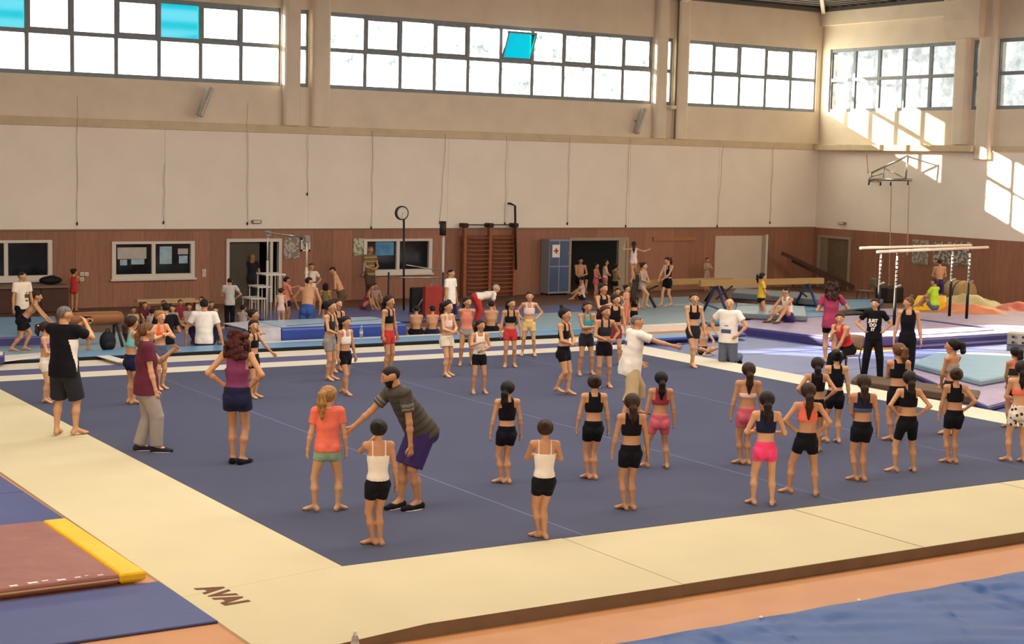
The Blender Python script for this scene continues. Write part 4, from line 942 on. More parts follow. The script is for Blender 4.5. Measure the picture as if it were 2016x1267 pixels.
def np_mesh(name, V, Q, mats, mi=None, extra=None):
    """numpy quads (+ an MB of extra islands) to one smooth mesh"""
    me = D.meshes.new(name)
    nv, nq = len(V), len(Q); ev = len(extra.v) if extra else 0
    loops = Q.ravel(); starts = np.arange(nq) * 4; idx = np.zeros(nq, int) if mi is None else mi
    if extra and ev:
        V = np.concatenate([V, np.array(extra.v)]); el = [i + nv for f in extra.f for i in f]; es = np.cumsum([0] + [len(f) for f in extra.f[:-1]]) + nq * 4
        loops = np.concatenate([loops, el]); starts = np.concatenate([starts, es]); idx = np.concatenate([idx, extra.mi])
    me.vertices.add(len(V)); me.vertices.foreach_set('co', np.asarray(V, np.float32).ravel())
    me.loops.add(len(loops)); me.loops.foreach_set('vertex_index', loops.astype(np.int32))
    me.polygons.add(len(starts)); me.polygons.foreach_set('loop_start', starts.astype(np.int32))
    for m in mats: me.materials.append(m)
    me.polygons.foreach_set('material_index', idx.astype(np.int32)); me.polygons.foreach_set('use_smooth', np.ones(len(starts), bool))
    me.update(calc_edges=True); me.validate()
    return me
def ik(H, A, l1, l2, hint):
    v = A - H; d = np.linalg.norm(v); mx = (l1 + l2) * 0.9985
    if d > mx: A = H + v / d * mx; d = mx
    d = max(d, abs(l1 - l2) + 1e-3); u = nz(A - H)
    a = (l1 * l1 - l2 * l2 + d * d) / (2 * d); hh = math.sqrt(max(0, l1 * l1 - a * a))
    p = np.asarray(hint, float); p = p - u * (p @ u); p = nz(p)
    return H + u * a + p * hh, A
SKIN = [mat('skin_light', '#cf9d76', .55, .05, 5, spec=.35), mat('skin_tan', '#bd8a64', .55, .05, 5, spec=.35), mat('skin_warm', '#c7946c', .55, .05, 5, spec=.35), mat('skin_deep', '#ab7852', .55, .05, 5, spec=.35)]
M_eye = mat('eye_white', '#d8cfc4', .3); M_iris = mat('iris_dark', '#20150f', .3); M_lip = mat('lip', '#9c5548', .5); M_brow = mat('brow', '#2c1c14', .8)
HAIRC = {'black': '#120d0b', 'dark': '#1c110d', 'brown': '#331d12', 'auburn': '#45190f', 'blonde': '#a07440', 'ltbrown': '#6a4426', 'grey': '#6e6660', 'redbrown': '#431610', 'white': '#b8aca0'}
def hair_mat(c):
    return mat('hair_' + c, HAIRC[c], .55, .5, 22, .9, 28, spec=.3, stretch=(3, 3, .5))
CLOTH = {'black': '#15141a', 'charcoal': '#2a2a30', 'white': '#e8ded2', 'cream': '#e2d2bd', 'coral': '#e8735c', 'mint': '#8fae93', 'maroon': '#5e2838', 'plum': '#7a3a5c', 'greymarl': '#9a9088', 'navy': '#20233f', 'purple': '#3d2f62',
         'pink': '#e0587a', 'hotpink': '#f0487a', 'rose': '#c9606e', 'red': '#c23a3a', 'dkred': '#8c3440', 'teal': '#3e8f98', 'turq': '#7cc0c4', 'violet': '#7d5aa0', 'khaki': '#b39a72', 'denim': '#5a607c', 'yellow': '#e0b43c', 'paleyel': '#dcb878', 'blush': '#e2c6ba', 'nude': '#a8958c',
         'magenta': '#a8405e', 'jeans': '#5f6676', 'blue': '#3c5a9a', 'lime': '#a8c832', 'salmon': '#d9826c', 'olive': '#7a6a42', 'grey': '#77746f', 'ltgrey': '#b5aea6', 'brown': '#5c4638', 'green': '#4f9a48', 'scarlet': '#e0303a', 'dkgrey': '#4d4843', 'dkgrey2': '#413c38', 'heather': '#76706a', 'steel': '#4a5578', 'orange': '#e8623a'}
def cloth(c): return c if not isinstance(c, str) else mat('cloth_' + c, CLOTH[c], .85, .06, 9, .2, 16, spec=.12, sheen=.04)
def hearts_mat():
    m = D.materials.new('cloth_hearts'); m.use_nodes = True; nt = m.node_tree; b = nt.nodes['Principled BSDF']; b.inputs['Roughness'].default_value = .85
    tc = nt.nodes.new('ShaderNodeTexCoord'); v = nt.nodes.new('ShaderNodeTexVoronoi'); v.inputs['Scale'].default_value = 15; v.inputs['Randomness'].default_value = .5
    r = nt.nodes.new('ShaderNodeValToRGB'); r.color_ramp.interpolation = 'CONSTANT'; r.color_ramp.elements[0].color = lin('#4a2420'); r.color_ramp.elements[1].color = lin('#e8dccb'); r.color_ramp.elements[1].position = .36
    nt.links.new(tc.outputs['Object'], v.inputs['Vector']); nt.links.new(v.outputs['Distance'], r.inputs['Fac']); nt.links.new(r.outputs[0], b.inputs['Base Color']); return m
ARM = {'down': None, 'hip': ((.108, .0, .085), (1, -.7, 0)), 'front': ((.012, .118, .10), (1, -.3, -.3)), 'low': ((.02, .11, .03), (1, -.2, -.2)), 'fold': ((-.055, .105, .165), (1, .15, -.6)),
       'chest': ((.012, .13, .215), (.9, 0, -.6)), 'face': ((.03, .10, .365), (.6, .2, -1)), 'back': ((.0, -.09, .03), (1, -.6, 0)), 'bent': ((.10, .14, .13), (.6, -.8, -.3)), 'out': ((.36, .0, .30), (0, -.6, -.4)), 'fwd': ((.10, .30, .28), (.5, 0, -1))}
N_PEOPLE = 0
def person(label, u, v, vh=None, phi=180, h=None, z=MAT_Z, age=0.15, b=1.0, male=False, skin=None, hphi=None, hpitch=0, lean=0, side=0, twist=0,
           arms=('down', 'down'), feet=None, pz=None, shift=(0, 0), kneehint=None, footdir=None, hair=('pony', 'dark'), top=None, bot=None, shoe=None, extra=None, xy=None, group=None, vox=None, beard=False):
    global N_PEOPLE
    rs = random.Random(N_PEOPLE * 17 + 3); N_PEOPLE += 1
    W = np.array(G(u, v, z)) if xy is None else np.array([xy[0], xy[1], z])
    if h is None:
        lo, hi = .5, 2.4
        for _ in range(30):
            m_ = (lo + hi) / 2
            if to_px(W + [0, 0, m_])[1] > vh: lo = m_
            else: hi = m_
        h = lo
    dist = np.linalg.norm(W - CAM_POS); ppm = CAM_F / dist
    vx = vox or min(.0145, max(.0098, 1.7 / ppm))
    c = nz((CAM_POS - W) * [1, 1, 0]); vd = -c; rt = np.array([vd[1], -vd[0], 0])
    f = lambda p: math.cos(math.radians(p)) * c + math.sin(math.radians(p)) * rt
    fw = f(phi); rz = math.atan2(fw[1], fw[0]) - math.pi / 2
    hf_ = f(phi if hphi is None else hphi); hrel = (math.atan2(hf_[1], hf_[0]) - math.atan2(fw[1], fw[0]) + math.pi) % (2 * math.pi) - math.pi
    hrel = max(-1.4, min(1.4, hrel))
    lp = lambda x, y: x + (y - x) * age
    hipF, shF, chinF = lp(.487, .512), lp(.788, .814), lp(.820, .856)
    ankz = .042 * h; LL = (hipF - .042) * h; l1, l2 = LL * .505, LL * .495
    ua, fa = lp(.168, .178) * h, lp(.138, .148) * h
    shx = lp(.094, .100) * (1.1 if male and age > .6 else 1) * h
    # pelvis and legs
    if feet is None: feet = ((0, 0, -14), (0, 0, 14))
    hx = .046 * h
    fpos = [np.array([s * hx + fx * h, fy * h, (fz[0] if fz else 0) * h + ankz]) for s, (fx, fy, _, *fz) in zip((1, -1), feet)]
    pel = np.array([shift[0] * h, shift[1] * h, 0.0])
    if pz is None:
        pel[2] = min(math.sqrt(max(.01, (LL * .997) ** 2 - ((p[:2] - pel[:2] - [s * hx, 0]) ** 2).sum())) + p[2] for p, s in zip(fpos, (1, -1)))
    else: pel[2] = pz * h
    X = np.array([1.0, 0, 0])
    la, ls, tw = math.radians(lean), math.radians(side), math.radians(twist)
    U = nz([math.sin(ls), math.sin(la) * math.cos(ls), math.cos(la) * math.cos(ls)])
    S = np.array([math.cos(tw), -math.sin(tw), 0]); S = nz(S - U * (S @ U)); Fd = np.cross(U, S)
    at = lambda s, x=0, y=0: pel + U * s * h + S * x * h + Fd * y * h
    bw = b
    st = [(-.02, .080 * bw, .060 * bw), (.05, .078 * bw, .057 * bw), (.105, .066 * bw, .049 * bw), (.19, .077 * bw * (1.08 if male else 1), .055 * bw), (shF - hipF - .005, .084 * bw * (1.1 if male else 1), .044 * bw)]
    if age > .6 and not male: st[0] = (-.02, .088 * bw, .066 * bw); st[1] = (.05, .082 * bw, .06 * bw); st[3] = (.19, .078 * bw, .062 * bw)
    if male and age > .6: st[1] = (.05, .078 * bw, .062 * bw); st[2] = (.105, .076 * bw, .06 * bw)
    sh_s = shF - hipF
    tor = lambda off=0, clips=(), i0=0, i1=99: [PR(at(a[0]), at(bb[0]), S, (a[1] + off) * h, (a[2] + off) * h, (bb[1] + off) * h, (bb[2] + off) * h, clips) for a, bb in list(zip(st[:-1], st[1:]))[i0:i1]]
    body = tor()
    for s in (1, -1):
        body.append(PR(at(-.035, s * .04, -.022), at(-.02, s * .04, -.022), S, .043 * h * bw, .046 * h * bw))
    legs = []
    for i, s in enumerate((1, -1)):
        H = pel + X * s * hx + np.array([0, 0, -.005 * h]); yaw = math.radians(feet[i][2]); fd = np.array([-math.sin(yaw), math.cos(yaw), 0])
        hint = fd if kneehint is None else np.array([kneehint[i][0] * 1.0, kneehint[i][1], kneehint[i][2]])
        K, A = ik(H, fpos[i], l1, l2, hint + np.array([0, 0, .01])); legs.append((H, K, A, fd))
        cb = nz(np.cross(nz(A - K), X)); cb = cb if cb @ fd < 0 else -cb
        body += [PR(H, K, X, .051 * h * bw, .053 * h * bw, .0285 * h, .030 * h), PR(K, K + (A - K) * .38 + cb * .008 * h, X, .0275 * h, .029 * h, .030 * h, .031 * h), PR(K + (A - K) * .38 + cb * .008 * h, A, X, .030 * h, .031 * h, .0165 * h, .018 * h)]
        fdir = fd if footdir is None else nz(footdir[i]); sd = np.cross(fdir, [0, 0, 1.0]); sd = nz(sd) if np.linalg.norm(sd) > .1 else X
        dn = np.array([0, 0, -1.0]) if footdir is None else nz(np.cross(sd, fdir)) * (1 if np.cross(sd, fdir)[2] < 0 else -1)
        heel = A + dn * .020 * h - fdir * .022 * h; ball = A + dn * .026 * h + fdir * .075 * h; toe = A + dn * .030 * h + fdir * .105 * h
        body += [PR(A, heel, sd, .018 * h, .02 * h, .02 * h, .021 * h), PR(A + fdir * .01 * h, ball, sd, .019 * h, .021 * h, .026 * h, .014 * h), PR(ball, toe, sd, .026 * h, .014 * h, .021 * h, .010 * h)]
        legs[-1] = (H, K, A, fd, fdir, sd, dn, heel, ball, toe)
    # arms
    ex = MB(); hands = []; armj = []
    for i, s in enumerate((1, -1)):
        J = at(sh_s, s * shx / h, 0); spec = arms[i]
        if isinstance(spec, str): spec = ARM[spec]
        if spec is None:
            tgt = J + S * s * .055 * h + Fd * (.03) * h - np.array([0, 0, 1.0]) * (ua + fa) * .985; hint = -Fd + S * s * .5
        else:
            (tx, ty, tz), hh = spec; tgt = at(tz, s * tx, ty); hint = S * s * hh[0] + Fd * hh[1] + U * hh[2]
        Ke, Wr = ik(J, tgt, ua, fa, hint); armj.append((J, Ke, Wr))
        body += [PR(J + U * .004 * h, J - S * s * .03 * h + U * .006 * h, Fd, .030 * h * bw, .030 * h * bw), PR(J, Ke, Fd, .0255 * h * bw, .0265 * h * bw, .019 * h, .0195 * h), PR(Ke, Ke + (Wr - Ke) * .3, Fd, .0195 * h, .02 * h, .0205 * h, .02 * h), PR(Ke + (Wr - Ke) * .3, Wr, Fd, .0205 * h, .02 * h, .0125 * h, .0135 * h)]
        hd = nz(Wr - Ke); inw = -S * s; inw = inw - hd * (inw @ hd)
        inw = nz(inw) if np.linalg.norm(inw) > .25 else nz(np.cross(hd, Fd)); wd = np.cross(hd, inw)
        if wd @ Fd < 0: wd = -wd
        kn = Wr + hd * .050 * h + inw * .004 * h
        body.append(PR(Wr, kn, wd, .014 * h, .0105 * h, .0215 * h, .0105 * h))
        for q, (off, ln_) in enumerate(((-.017, .036), (-.0058, .043), (.0055, .047), (.0165, .043))):
            p0 = kn + wd * off * h - hd * .008 * h; p1 = p0 + (hd * .95 + inw * .3) * ln_ * .5 * h; p2 = p1 + (hd * .75 + inw * .65) * ln_ * .42 * h
            ex.tube([p0, p1, p2], [.0062 * h, .0056 * h, .0042 * h], 6)
        p0 = Wr + hd * .012 * h + wd * .012 * h; p1 = p0 + (hd * .75 + wd * .6 + inw * .2) * .03 * h; p2 = p1 + (hd * .95 + wd * .1 + inw * .3) * .025 * h
        ex.tube([p0, p1, p2], [.0078 * h, .0066 * h, .005 * h], 6)
        hands.append(Wr + hd * .06 * h + inw * .012 * h)
    # neck and head
    Hh = (1 - chinF) * h; hp = math.radians(hpitch)
    nb = at(sh_s + .015); Un = nz(U + np.array([0, 0, .8]))
    chin = nb + Un * (chinF - shF - .015) * h
    HF = nz(np.array([-math.sin(hrel), math.cos(hrel), 0])); HS = np.array([HF[1], -HF[0], 0])
    HU = np.array([0, 0, 1.0]) * math.cos(hp) + HF * math.sin(hp) * 1.0; HU = nz(HU + .25 * (Un - [0, 0, 1])); HF = nz(np.cross(HU, HS)); 
    if HF @ np.array([-math.sin(hrel), math.cos(hrel), 0]) < 0: HF = -HF
    hc = chin + HU * .60 * Hh + HF * .06 * Hh; hl = lambda x, y, z_: hc + HS * x * Hh + HF * y * Hh + HU * z_ * Hh
    body.append(PR(at(sh_s - .01), chin + HU * .18 * Hh - HF * .05 * Hh, S, .036 * h * (1.15 if male else 1), .032 * h, .0255 * h * (1.25 if male and age > .6 else 1), .0265 * h))
    body += [PR(hl(0, -.03, -.02), hl(0, -.03, .0), HS, .34 * Hh, .395 * Hh), PR(hl(0, .10, -.12), hl(0, .15, -.40), HS, .27 * Hh, .27 * Hh, .15 * Hh, .16 * Hh),
             PR(hl(0, .34, -.05), hl(0, .43, -.19), HS, .05 * Hh, .06 * Hh, .065 * Hh, .06 * Hh)]
    for s in (1, -1): body.append(PR(hl(s * .33, -.02, -.14), hl(s * .345, -.03, .0), HF, .07 * Hh, .035 * Hh, .08 * Hh, .035 * Hh))
    Mh = np.stack([HS, HF, HU], 1)
    for s in (1, -1):
        ex.ell(hl(s * .135, .325, -.03), (.06 * Hh, .03 * Hh, .032 * Hh), 8, 5, 1, Mh); ex.ell(hl(s * .135, .348, -.03), (.03 * Hh, .018 * Hh, .03 * Hh), 8, 5, 2, Mh)
        ex.ell(hl(s * .14, .345, .06), (.07 * Hh, .022 * Hh, .013 * Hh), 8, 4, 4, Mh)
    ex.ell(hl(0, .335, -.335), (.085 * Hh, .03 * Hh, .026 * Hh), 8, 5, 3, Mh)
    V, Q = sdf_mesh(body, vx, .014 * h)
    sk = SKIN[rs.randrange(len(SKIN))] if skin is None else SKIN[skin]
    me = np_mesh('person', V, Q, [sk, M_eye, M_iris, M_lip, M_brow], None, ex)
    root = D.objects.new('person', me); root.location = tuple(W); root.rotation_euler = (0, 0, rz); link(root); tag(root, label, 'person', group)
    def part(name, prims, m, k=.006, mfun=None, vxx=None, extra_mb=None, lab=None):
        V, Q = sdf_mesh(prims, vxx or vx, k * h)
        mats = m if isinstance(m, (list, tuple)) else [m]; mi = None
        if mfun is not None and len(Q): mi = mfun(V[Q].mean(1))
        o = link(D.objects.new(name, np_mesh(name, V, Q, mats, mi, extra_mb)), root)
        if lab: o['label'] = lab
        return o
    ctx = dict(h=h, at=at, S=S, Fd=Fd, U=U, X=X, pel=pel, armj=armj, hands=hands, hl=hl, Hh=Hh, HS=HS, HF=HF, HU=HU, root=root, part=part, legs=legs, tor=tor, sh_s=sh_s, vx=vx)
    pl = lambda s, n, x=0, y=0: (at(s, x, y), np.asarray(n, float))
    # hair
    if hair:
        sty, hcx = hair[0], hair[1]; hm = hair_mat(hcx); ln_ = hair[2] if len(hair) > 2 else 1.0
        o_ = 1.09
        face = (hl(0, .30, .20), nz(HF * .76 - HU * .65)); low = (hl(0, 0, -.33), -HU)
        if sty == 'short': hp_ = [PR(hl(0, -.04, 0), hl(0, -.04, .02), HS, .35 * Hh, .41 * Hh, clips=((hl(0, .30, .20), nz(HF * .82 - HU * .57)), (hl(0, -.2, -.25), nz(-HU * .8 + HF * .35))))]
        elif sty == 'bald': hp_ = [PR(hl(0, -.05, -.05), hl(0, -.05, -.03), HS, .342 * Hh, .40 * Hh, clips=((hl(0, 0, .12), HU), (hl(0, .0, 0), HF), (hl(0, -.2, -.25), nz(-HU * .8 + HF * .35))))]
        else: hp_ = [PR(hl(0, -.04, -.01), hl(0, -.04, .02), HS, .385 * Hh, .455 * Hh, clips=(face, low))]
        if sty == 'pony':
            p = [hl(0, -.40, .12), hl(0, -.60, .04), hl(0, -.62, -.35), hl(0, -.55, -.35 - .55 * ln_)]
            hp_ += [PR(p[0], p[1], HS, .12 * Hh, .12 * Hh, .19 * Hh, .16 * Hh), PR(p[1], p[2], HS, .19 * Hh, .16 * Hh, .23 * Hh, .16 * Hh), PR(p[2], p[3], HS, .23 * Hh, .16 * Hh, .07 * Hh, .06 * Hh)]
        elif sty == 'lowpony':
            p = [hl(0, -.38, -.15), hl(0, -.52, -.30), hl(0, -.50, -.75), hl(0, -.42, -.75 - .5 * ln_)]
            hp_ += [PR(p[0], p[1], HS, .14 * Hh, .13 * Hh, .19 * Hh, .15 * Hh), PR(p[1], p[2], HS, .19 * Hh, .15 * Hh, .20 * Hh, .14 * Hh), PR(p[2], p[3], HS, .20 * Hh, .14 * Hh, .06 * Hh, .05 * Hh)]
        elif sty == 'bun': hp_ += [PR(hl(0, -.42, .16), hl(0, -.46, .20), HS, .17 * Hh, .15 * Hh)]
        elif sty == 'topbun': hp_ += [PR(hl(0, -.25, .40), hl(0, -.28, .46), HS, .17 * Hh, .15 * Hh)]
        elif sty == 'loose':
            bk = (hl(0, .10, 0), HF)
            hp_ += [PR(hl(0, -.12, .05), hl(0, -.18, -.75 * ln_), HS, .36 * Hh, .34 * Hh, .40 * Hh, .24 * Hh, clips=(bk,)), PR(hl(0, -.18, -.75 * ln_), hl(0, -.22, -1.15 * ln_), HS, .40 * Hh, .24 * Hh, .26 * Hh, .12 * Hh, clips=(bk,))]
        elif sty == 'curly':
            for q in range(130):
                a_ = rs.uniform(-2.6, 2.6); zz = rs.uniform(-1.05, .40); rr = .36 + .14 * rs.random() + (.10 if zz < -.2 else 0)
                if zz > .2: rr *= .8
                p = hl(rr * math.sin(a_) * 1.1, -.06 - rr * math.cos(a_), zz); hp_.append(PR(p, p + HU * .02, HS, .092 * Hh, .085 * Hh, clips=((hl(0, .22, 0), HF),)))
        part('hair', hp_, hm, .012, vxx=max(.010, vx * .8))
        if len(hair) > 3:
            q = MB(); pb_ = hl(0, -.50, .10) if sty == 'pony' else hl(0, -.47, -.24) if sty == 'lowpony' else hl(.14, -.36, .27)
            q.ell(pb_, (.20 * Hh, .17 * Hh, .08 * Hh) if sty in ('pony', 'lowpony') else (.10 * Hh, .06 * Hh, .04 * Hh), 10, 6, 0, Mh); o = q.build('hair_tie', cloth(hair[3]), root)
    if beard:
        part('beard', [PR(hl(0, .10, -.22), hl(0, .155, -.41), HS, .285 * Hh, .275 * Hh, .165 * Hh, .175 * Hh, clips=((hl(0, 0, -.20), HU),))], hair_mat('dark'), .004, vxx=max(.009, vx * .7))
    # tops
    if top:
        kind, col = top[0], top[1]; opt = top[2] if len(top) > 2 else {}
        m = [cloth(x) for x in (col if isinstance(col, (list, tuple)) else [col])]; mf = opt.get('mf'); mfun = (lambda C_: mf(C_, ctx)) if mf else None
        nU = -U; pr_ = []
        if kind in ('tee', 'polo'):
            of = opt.get('off', .013); hem = opt.get('hem', -.03); cl = [pl(hem, nU), pl(sh_s + .045, U)]
            s0 = [(hem - .05, st[0][1] + of + .015, st[0][2] + of + .014)] + [(.05, max(st[1][1], .076 * bw) + of + .006, st[1][2] + of + .008), (.12, max(st[2][1], .074 * bw) + of, st[2][2] + of + .004), (.19, st[3][1] + of, st[3][2] + of), (st[4][0], st[4][1] + of * .9, st[4][2] + of * .8)]
            pr_ += [PR(at(a[0]), at(bb[0]), S, a[1] * h, a[2] * h, bb[1] * h, bb[2] * h, cl) for a, bb in zip(s0[:-1], s0[1:])]
            if hem < .01:
                for s in (1, -1): pr_.append(PR(at(-.035, s * .04, -.022), at(.02, s * .04, -.02), S, (.043 * bw + of + .004) * h, (.046 * bw + of + .006) * h, clips=cl))
            sl = opt.get('sleeve', .55)
            for (J, Ke, Wr), s in zip(armj, (1, -1)):
                e_ = J + (Ke - J) * sl; d_ = nz(Ke - J)
                pr_ += [PR(J + U * .006 * h, J - S * s * .03 * h + U * .008 * h, Fd, .037 * h * bw, .037 * h * bw), PR(J - d_ * .005 * h, e_ + d_ * .03 * h, Fd, .036 * h * bw, .037 * h * bw, .036 * h * bw, .038 * h * bw, ((e_, d_),))]
            if kind == 'polo': pr_.append(PR(at(sh_s + .02), at(sh_s + .05), S, .045 * h, .042 * h, .043 * h, .04 * h, (pl(sh_s + .052, U),)))
            part('t_shirt' if kind == 'tee' else 'polo_shirt', pr_, m, .008, mfun)
        elif kind == 'tank':
            of = opt.get('off', .010); hem = opt.get('hem', -.02); arm_s = opt.get('armpit', .205); cl = [pl(hem, nU), pl(arm_s, U)]
            pr_ += tor(of, cl)
            wx = opt.get('wx', .068); cl2 = [pl(arm_s - .01, nU), pl(sh_s + .036, U), (at(0, wx), S), (at(0, -wx), -S), (at(sh_s - .012, 0, .03), nz(Fd * .5 + U))]
            pr_ += tor(of, cl2, 2)
            for s in (1, -1): pr_ += tor(of, [pl(arm_s - .01, nU), (at(0, s * wx), S * s), (at(0, s * .034), -S * s)], 3)
            part('tank_top', pr_, m, .004, mfun)
        elif kind in ('crop', 'cami', 'bandeau'):
            of = .0095 if kind == 'cami' else .0075; lo_ = opt.get('hem', {'crop': .155, 'cami': -.005, 'bandeau': .185}[kind]); hi_ = opt.get('hi', {'crop': .248, 'cami': .225, 'bandeau': .245}[kind])
            pr_ += tor(of, [pl(lo_, nU), pl(hi_, U)], 0 if lo_ < .06 else 1)
            if kind == 'crop':
                pr_ += tor(of, [pl(hi_ - .01, nU), pl(sh_s + .005, U), (at(0, .033), S), (at(0, -.033), -S), (at(0, 0, 0), Fd)], 3)
                for s in (1, -1):
                    pr_ += tor(of, [pl(hi_ - .01, nU), (at(0, s * .058), S * s), (at(0, s * .030), -S * s)], 3)
            elif kind == 'cami':
                for s in (1, -1): pr_ += tor(of * .8, [pl(hi_ - .01, nU), (at(0, s * .055), S * s), (at(0, s * .044), -S * s)], 3)
            part({'crop': 'crop_top', 'cami': 'camisole', 'bandeau': 'bandeau_top'}[kind], pr_, m, .003, mfun, vxx=min(vx, .014))
        if opt.get('then'): opt['then'](ctx)
    if bot:
        kind, col = bot[0], bot[1]; opt = bot[2] if len(bot) > 2 else {}
        m = [cloth(x) for x in (col if isinstance(col, (list, tuple)) else [col])]; mf = opt.get('mf'); mfun = (lambda C_: mf(C_, ctx)) if mf else None
        wst = opt.get('waist', .075); of = {'short': .007, 'bike': .007, 'brief': .007, 'loose': .014, 'knee': .014, 'pants': .012, 'capri': .014}[kind]
        pr_ = tor(of, [pl(wst, U)], 0, 2)
        for s in (1, -1): pr_.append(PR(at(-.035, s * .04, -.022), at(-.02, s * .04, -.022), S, (.043 * bw + of) * h, (.046 * bw + of) * h))
        fr = {'short': .45, 'bike': .62, 'brief': .12, 'loose': .42, 'knee': .92, 'pants': 1, 'capri': 1}[kind]; fr = opt.get('len', fr); fr = fr + .14 if kind == 'short' and 'len' in opt else fr
        for (H, K, A, *_r) in legs:
            d_ = nz(K - H); e_ = H + (K - H) * min(fr, 1)
            if kind in ('short', 'bike', 'brief'):
                r0 = .051 * bw + of; r1 = .0285 + of; re = r0 + (r1 - r0) * (fr + .12)
                pr_.append(PR(H, H + (K - H) * (fr + .12), X, r0 * h, (r0 + .002) * h, re * h, (re + .002) * h, ((e_, d_),)))
            elif kind in ('loose', 'knee'):
                pr_.append(PR(H, H + (K - H) * (fr + .15), X, .062 * bw * h, .066 * bw * h, (.064 if kind == 'loose' else .055) * bw * h, (.068 if kind == 'loose' else .058) * bw * h, ((e_, d_),)))
            else:
                e2 = A - nz(A - K) * .005 * h if kind == 'pants' else K + (A - K) * .45; d2 = nz(A - K); kw, aw = opt.get('kw', .045), opt.get('aw', .040)
                pr_ += [PR(H, K, X, .060 * bw * h, .064 * bw * h, kw * h, (kw + .003) * h), PR(K, e2 + d2 * .03 * h, X, kw * h, (kw + .003) * h, aw * h, (aw + .002) * h, ((e2, d2),))]
        part({'short': 'shorts', 'bike': 'cycling_shorts', 'brief': 'briefs', 'loose': 'loose_shorts', 'knee': 'knee_shorts', 'pants': 'trousers', 'capri': 'capri_trousers'}[kind], pr_, m, .006, mfun)
    if shoe:
        for (H, K, A, fd, fdir, sd, dn, heel, ball, toe) in legs:
            pr_ = [PR(A + dn * .004 * h, heel, sd, .021 * h, .022 * h, .026 * h, .026 * h, ((A - dn * .004 * h, -dn),)), PR(heel, ball, sd, .026 * h, .024 * h, .032 * h, .020 * h), PR(ball, toe + fdir * .01 * h, sd, .032 * h, .020 * h, .024 * h, .015 * h)]
            so = part('shoe', pr_, cloth(shoe[0]), .006, vxx=min(vx, .014))
            if len(shoe) > 1:
                q = MB(); pts = []
                for k_ in range(12):
                    an = k_ * math.pi / 6; pp = (heel + toe) / 2 + fdir * .082 * h * math.cos(an) + sd * .034 * h * math.sin(an); pts.append(pp + dn * .012 * h)
                Vv = [p + dn * .0 for p in pts] + [p + dn * .012 * h for p in pts]; q.add(Vv, [(k_, (k_+1) % 12, 12+(k_+1) % 12, 12+k_) for k_ in range(12)] + [tuple(range(11, -1, -1)), tuple(range(12, 24))])
                s2 = q.build('sole', cloth(shoe[1]), so)
    if extra: extra(ctx)
    return root
GG, GC, GB = 'gymnasts on the floor carpet', 'coaches and adults around the carpet', 'people by the back wall'
BLK = 'black'
def text_on(ctx, s, size, sx, sz, sy, colr, back=False, bold=.0, name='lettering'):
    me = text_mesh(s, size, .001, 0, bold); me.materials.append(cloth(colr)); S, U, Fd = ctx['S'], ctx['U'], ctx['Fd']
    x, n = (S, -Fd) if back else (-S, Fd); p = ctx['at'](sz, sx, -sy if back else sy)
    M = np.eye(4); M[:3, 0] = x; M[:3, 1] = U; M[:3, 2] = n; M[:3, 3] = p
    o = D.objects.new(name, me); link(o, ctx['root']); o.matrix_local = Matrix(M.tolist()); return o
def patch(ctx, sx, sz, sy, w, hh, colr, name='chest_print'):
    S, U, Fd, h = ctx['S'], ctx['U'], ctx['Fd'], ctx['h']; q = MB(); V = []
    for dy in (0, .003):
        for a, b in ((-1, -1), (1, -1), (1, 1), (-1, 1)): V.append(ctx['at'](sz + b * hh / 2, sx + a * w / 2, sy) + Fd * dy)
    q.add(V, [(0, 3, 2, 1), (4, 5, 6, 7), (0, 1, 5, 4), (1, 2, 6, 5), (2, 3, 7, 6), (3, 0, 4, 7)]); return q.build(name, cloth(colr), ctx['root'])
def phone(ctx, p, fwd, label, sc=1.0):
    q = MB(); q.box((-.075 * sc, -.006, -.037 * sc), (.075 * sc, .006, .037 * sc), 0, .003)
    R = ctx['root']; o = q.build('phone', mat('phone_black', '#111114', .3)); tag(o, label, 'phone')
    bpy.context.view_layer.update(); o.location = R.matrix_world @ Vector(tuple(p)); o.rotation_euler = (0, 0, R.rotation_euler.z)
    q = MB(); q.box((-.068 * sc, .006, -.032 * sc), (.068 * sc, .0075, .032 * sc)); q.build('screen', mat('phone_screen', '#4f6a86', .2), o)
# ---------------- adults on the carpet
def dark_panels(C, ctx):
    d = (C - ctx['pel']) ; y = d @ ctx['Fd']; x = d @ ctx['S']; s = d @ ctx['U'] / ctx['h']
    return ((np.abs(y + .02) < .085 * np.clip((s + .02) / .22, 0, 1)) & (x > .05) & (s > -.01) & (s < .235)).astype(int)
person('man in black shirt with white side panels photographing with a raised phone', 127, 856, 600, 150, age=1, b=1.12, male=True, skin=2, hphi=120, arms=(((.06, .22, .335), (.8, 0, -1)), ((-.02, .24, .33), (.9, 0, -1))), feet=((.03, .03, -28), (-.02, .0, 18)),
       hair=('short', 'grey'), top=('tee', [BLK, 'white'], {'mf': dark_panels, 'hem': -.05, 'off': .018}), bot=('knee', 'charcoal', {'len': .98}), group=GC,
       extra=lambda c: phone(c, (c['hands'][0] + c['hands'][1]) / 2 + c['Fd'] * .02, 0, 'black phone held up by the man in the black shirt'))
person('woman in maroon T-shirt and grey sweatpants walking right', 288, 888, 632, 95, age=1, b=1.12, skin=0, arms=(((.10, .06, -.02), (.5, -1, 0)), ((.05, .2, .26), (.5, 0, -1))), feet=((0, .07, -8), (0, -.05, 8)),
       hair=('lowpony', 'ltbrown', .3), top=('tee', 'maroon', {'hem': -.06, 'off': .016}), bot=('pants', 'greymarl', {'kw': .052, 'aw': .046}), shoe=('charcoal', 'ltgrey'), group=GC)
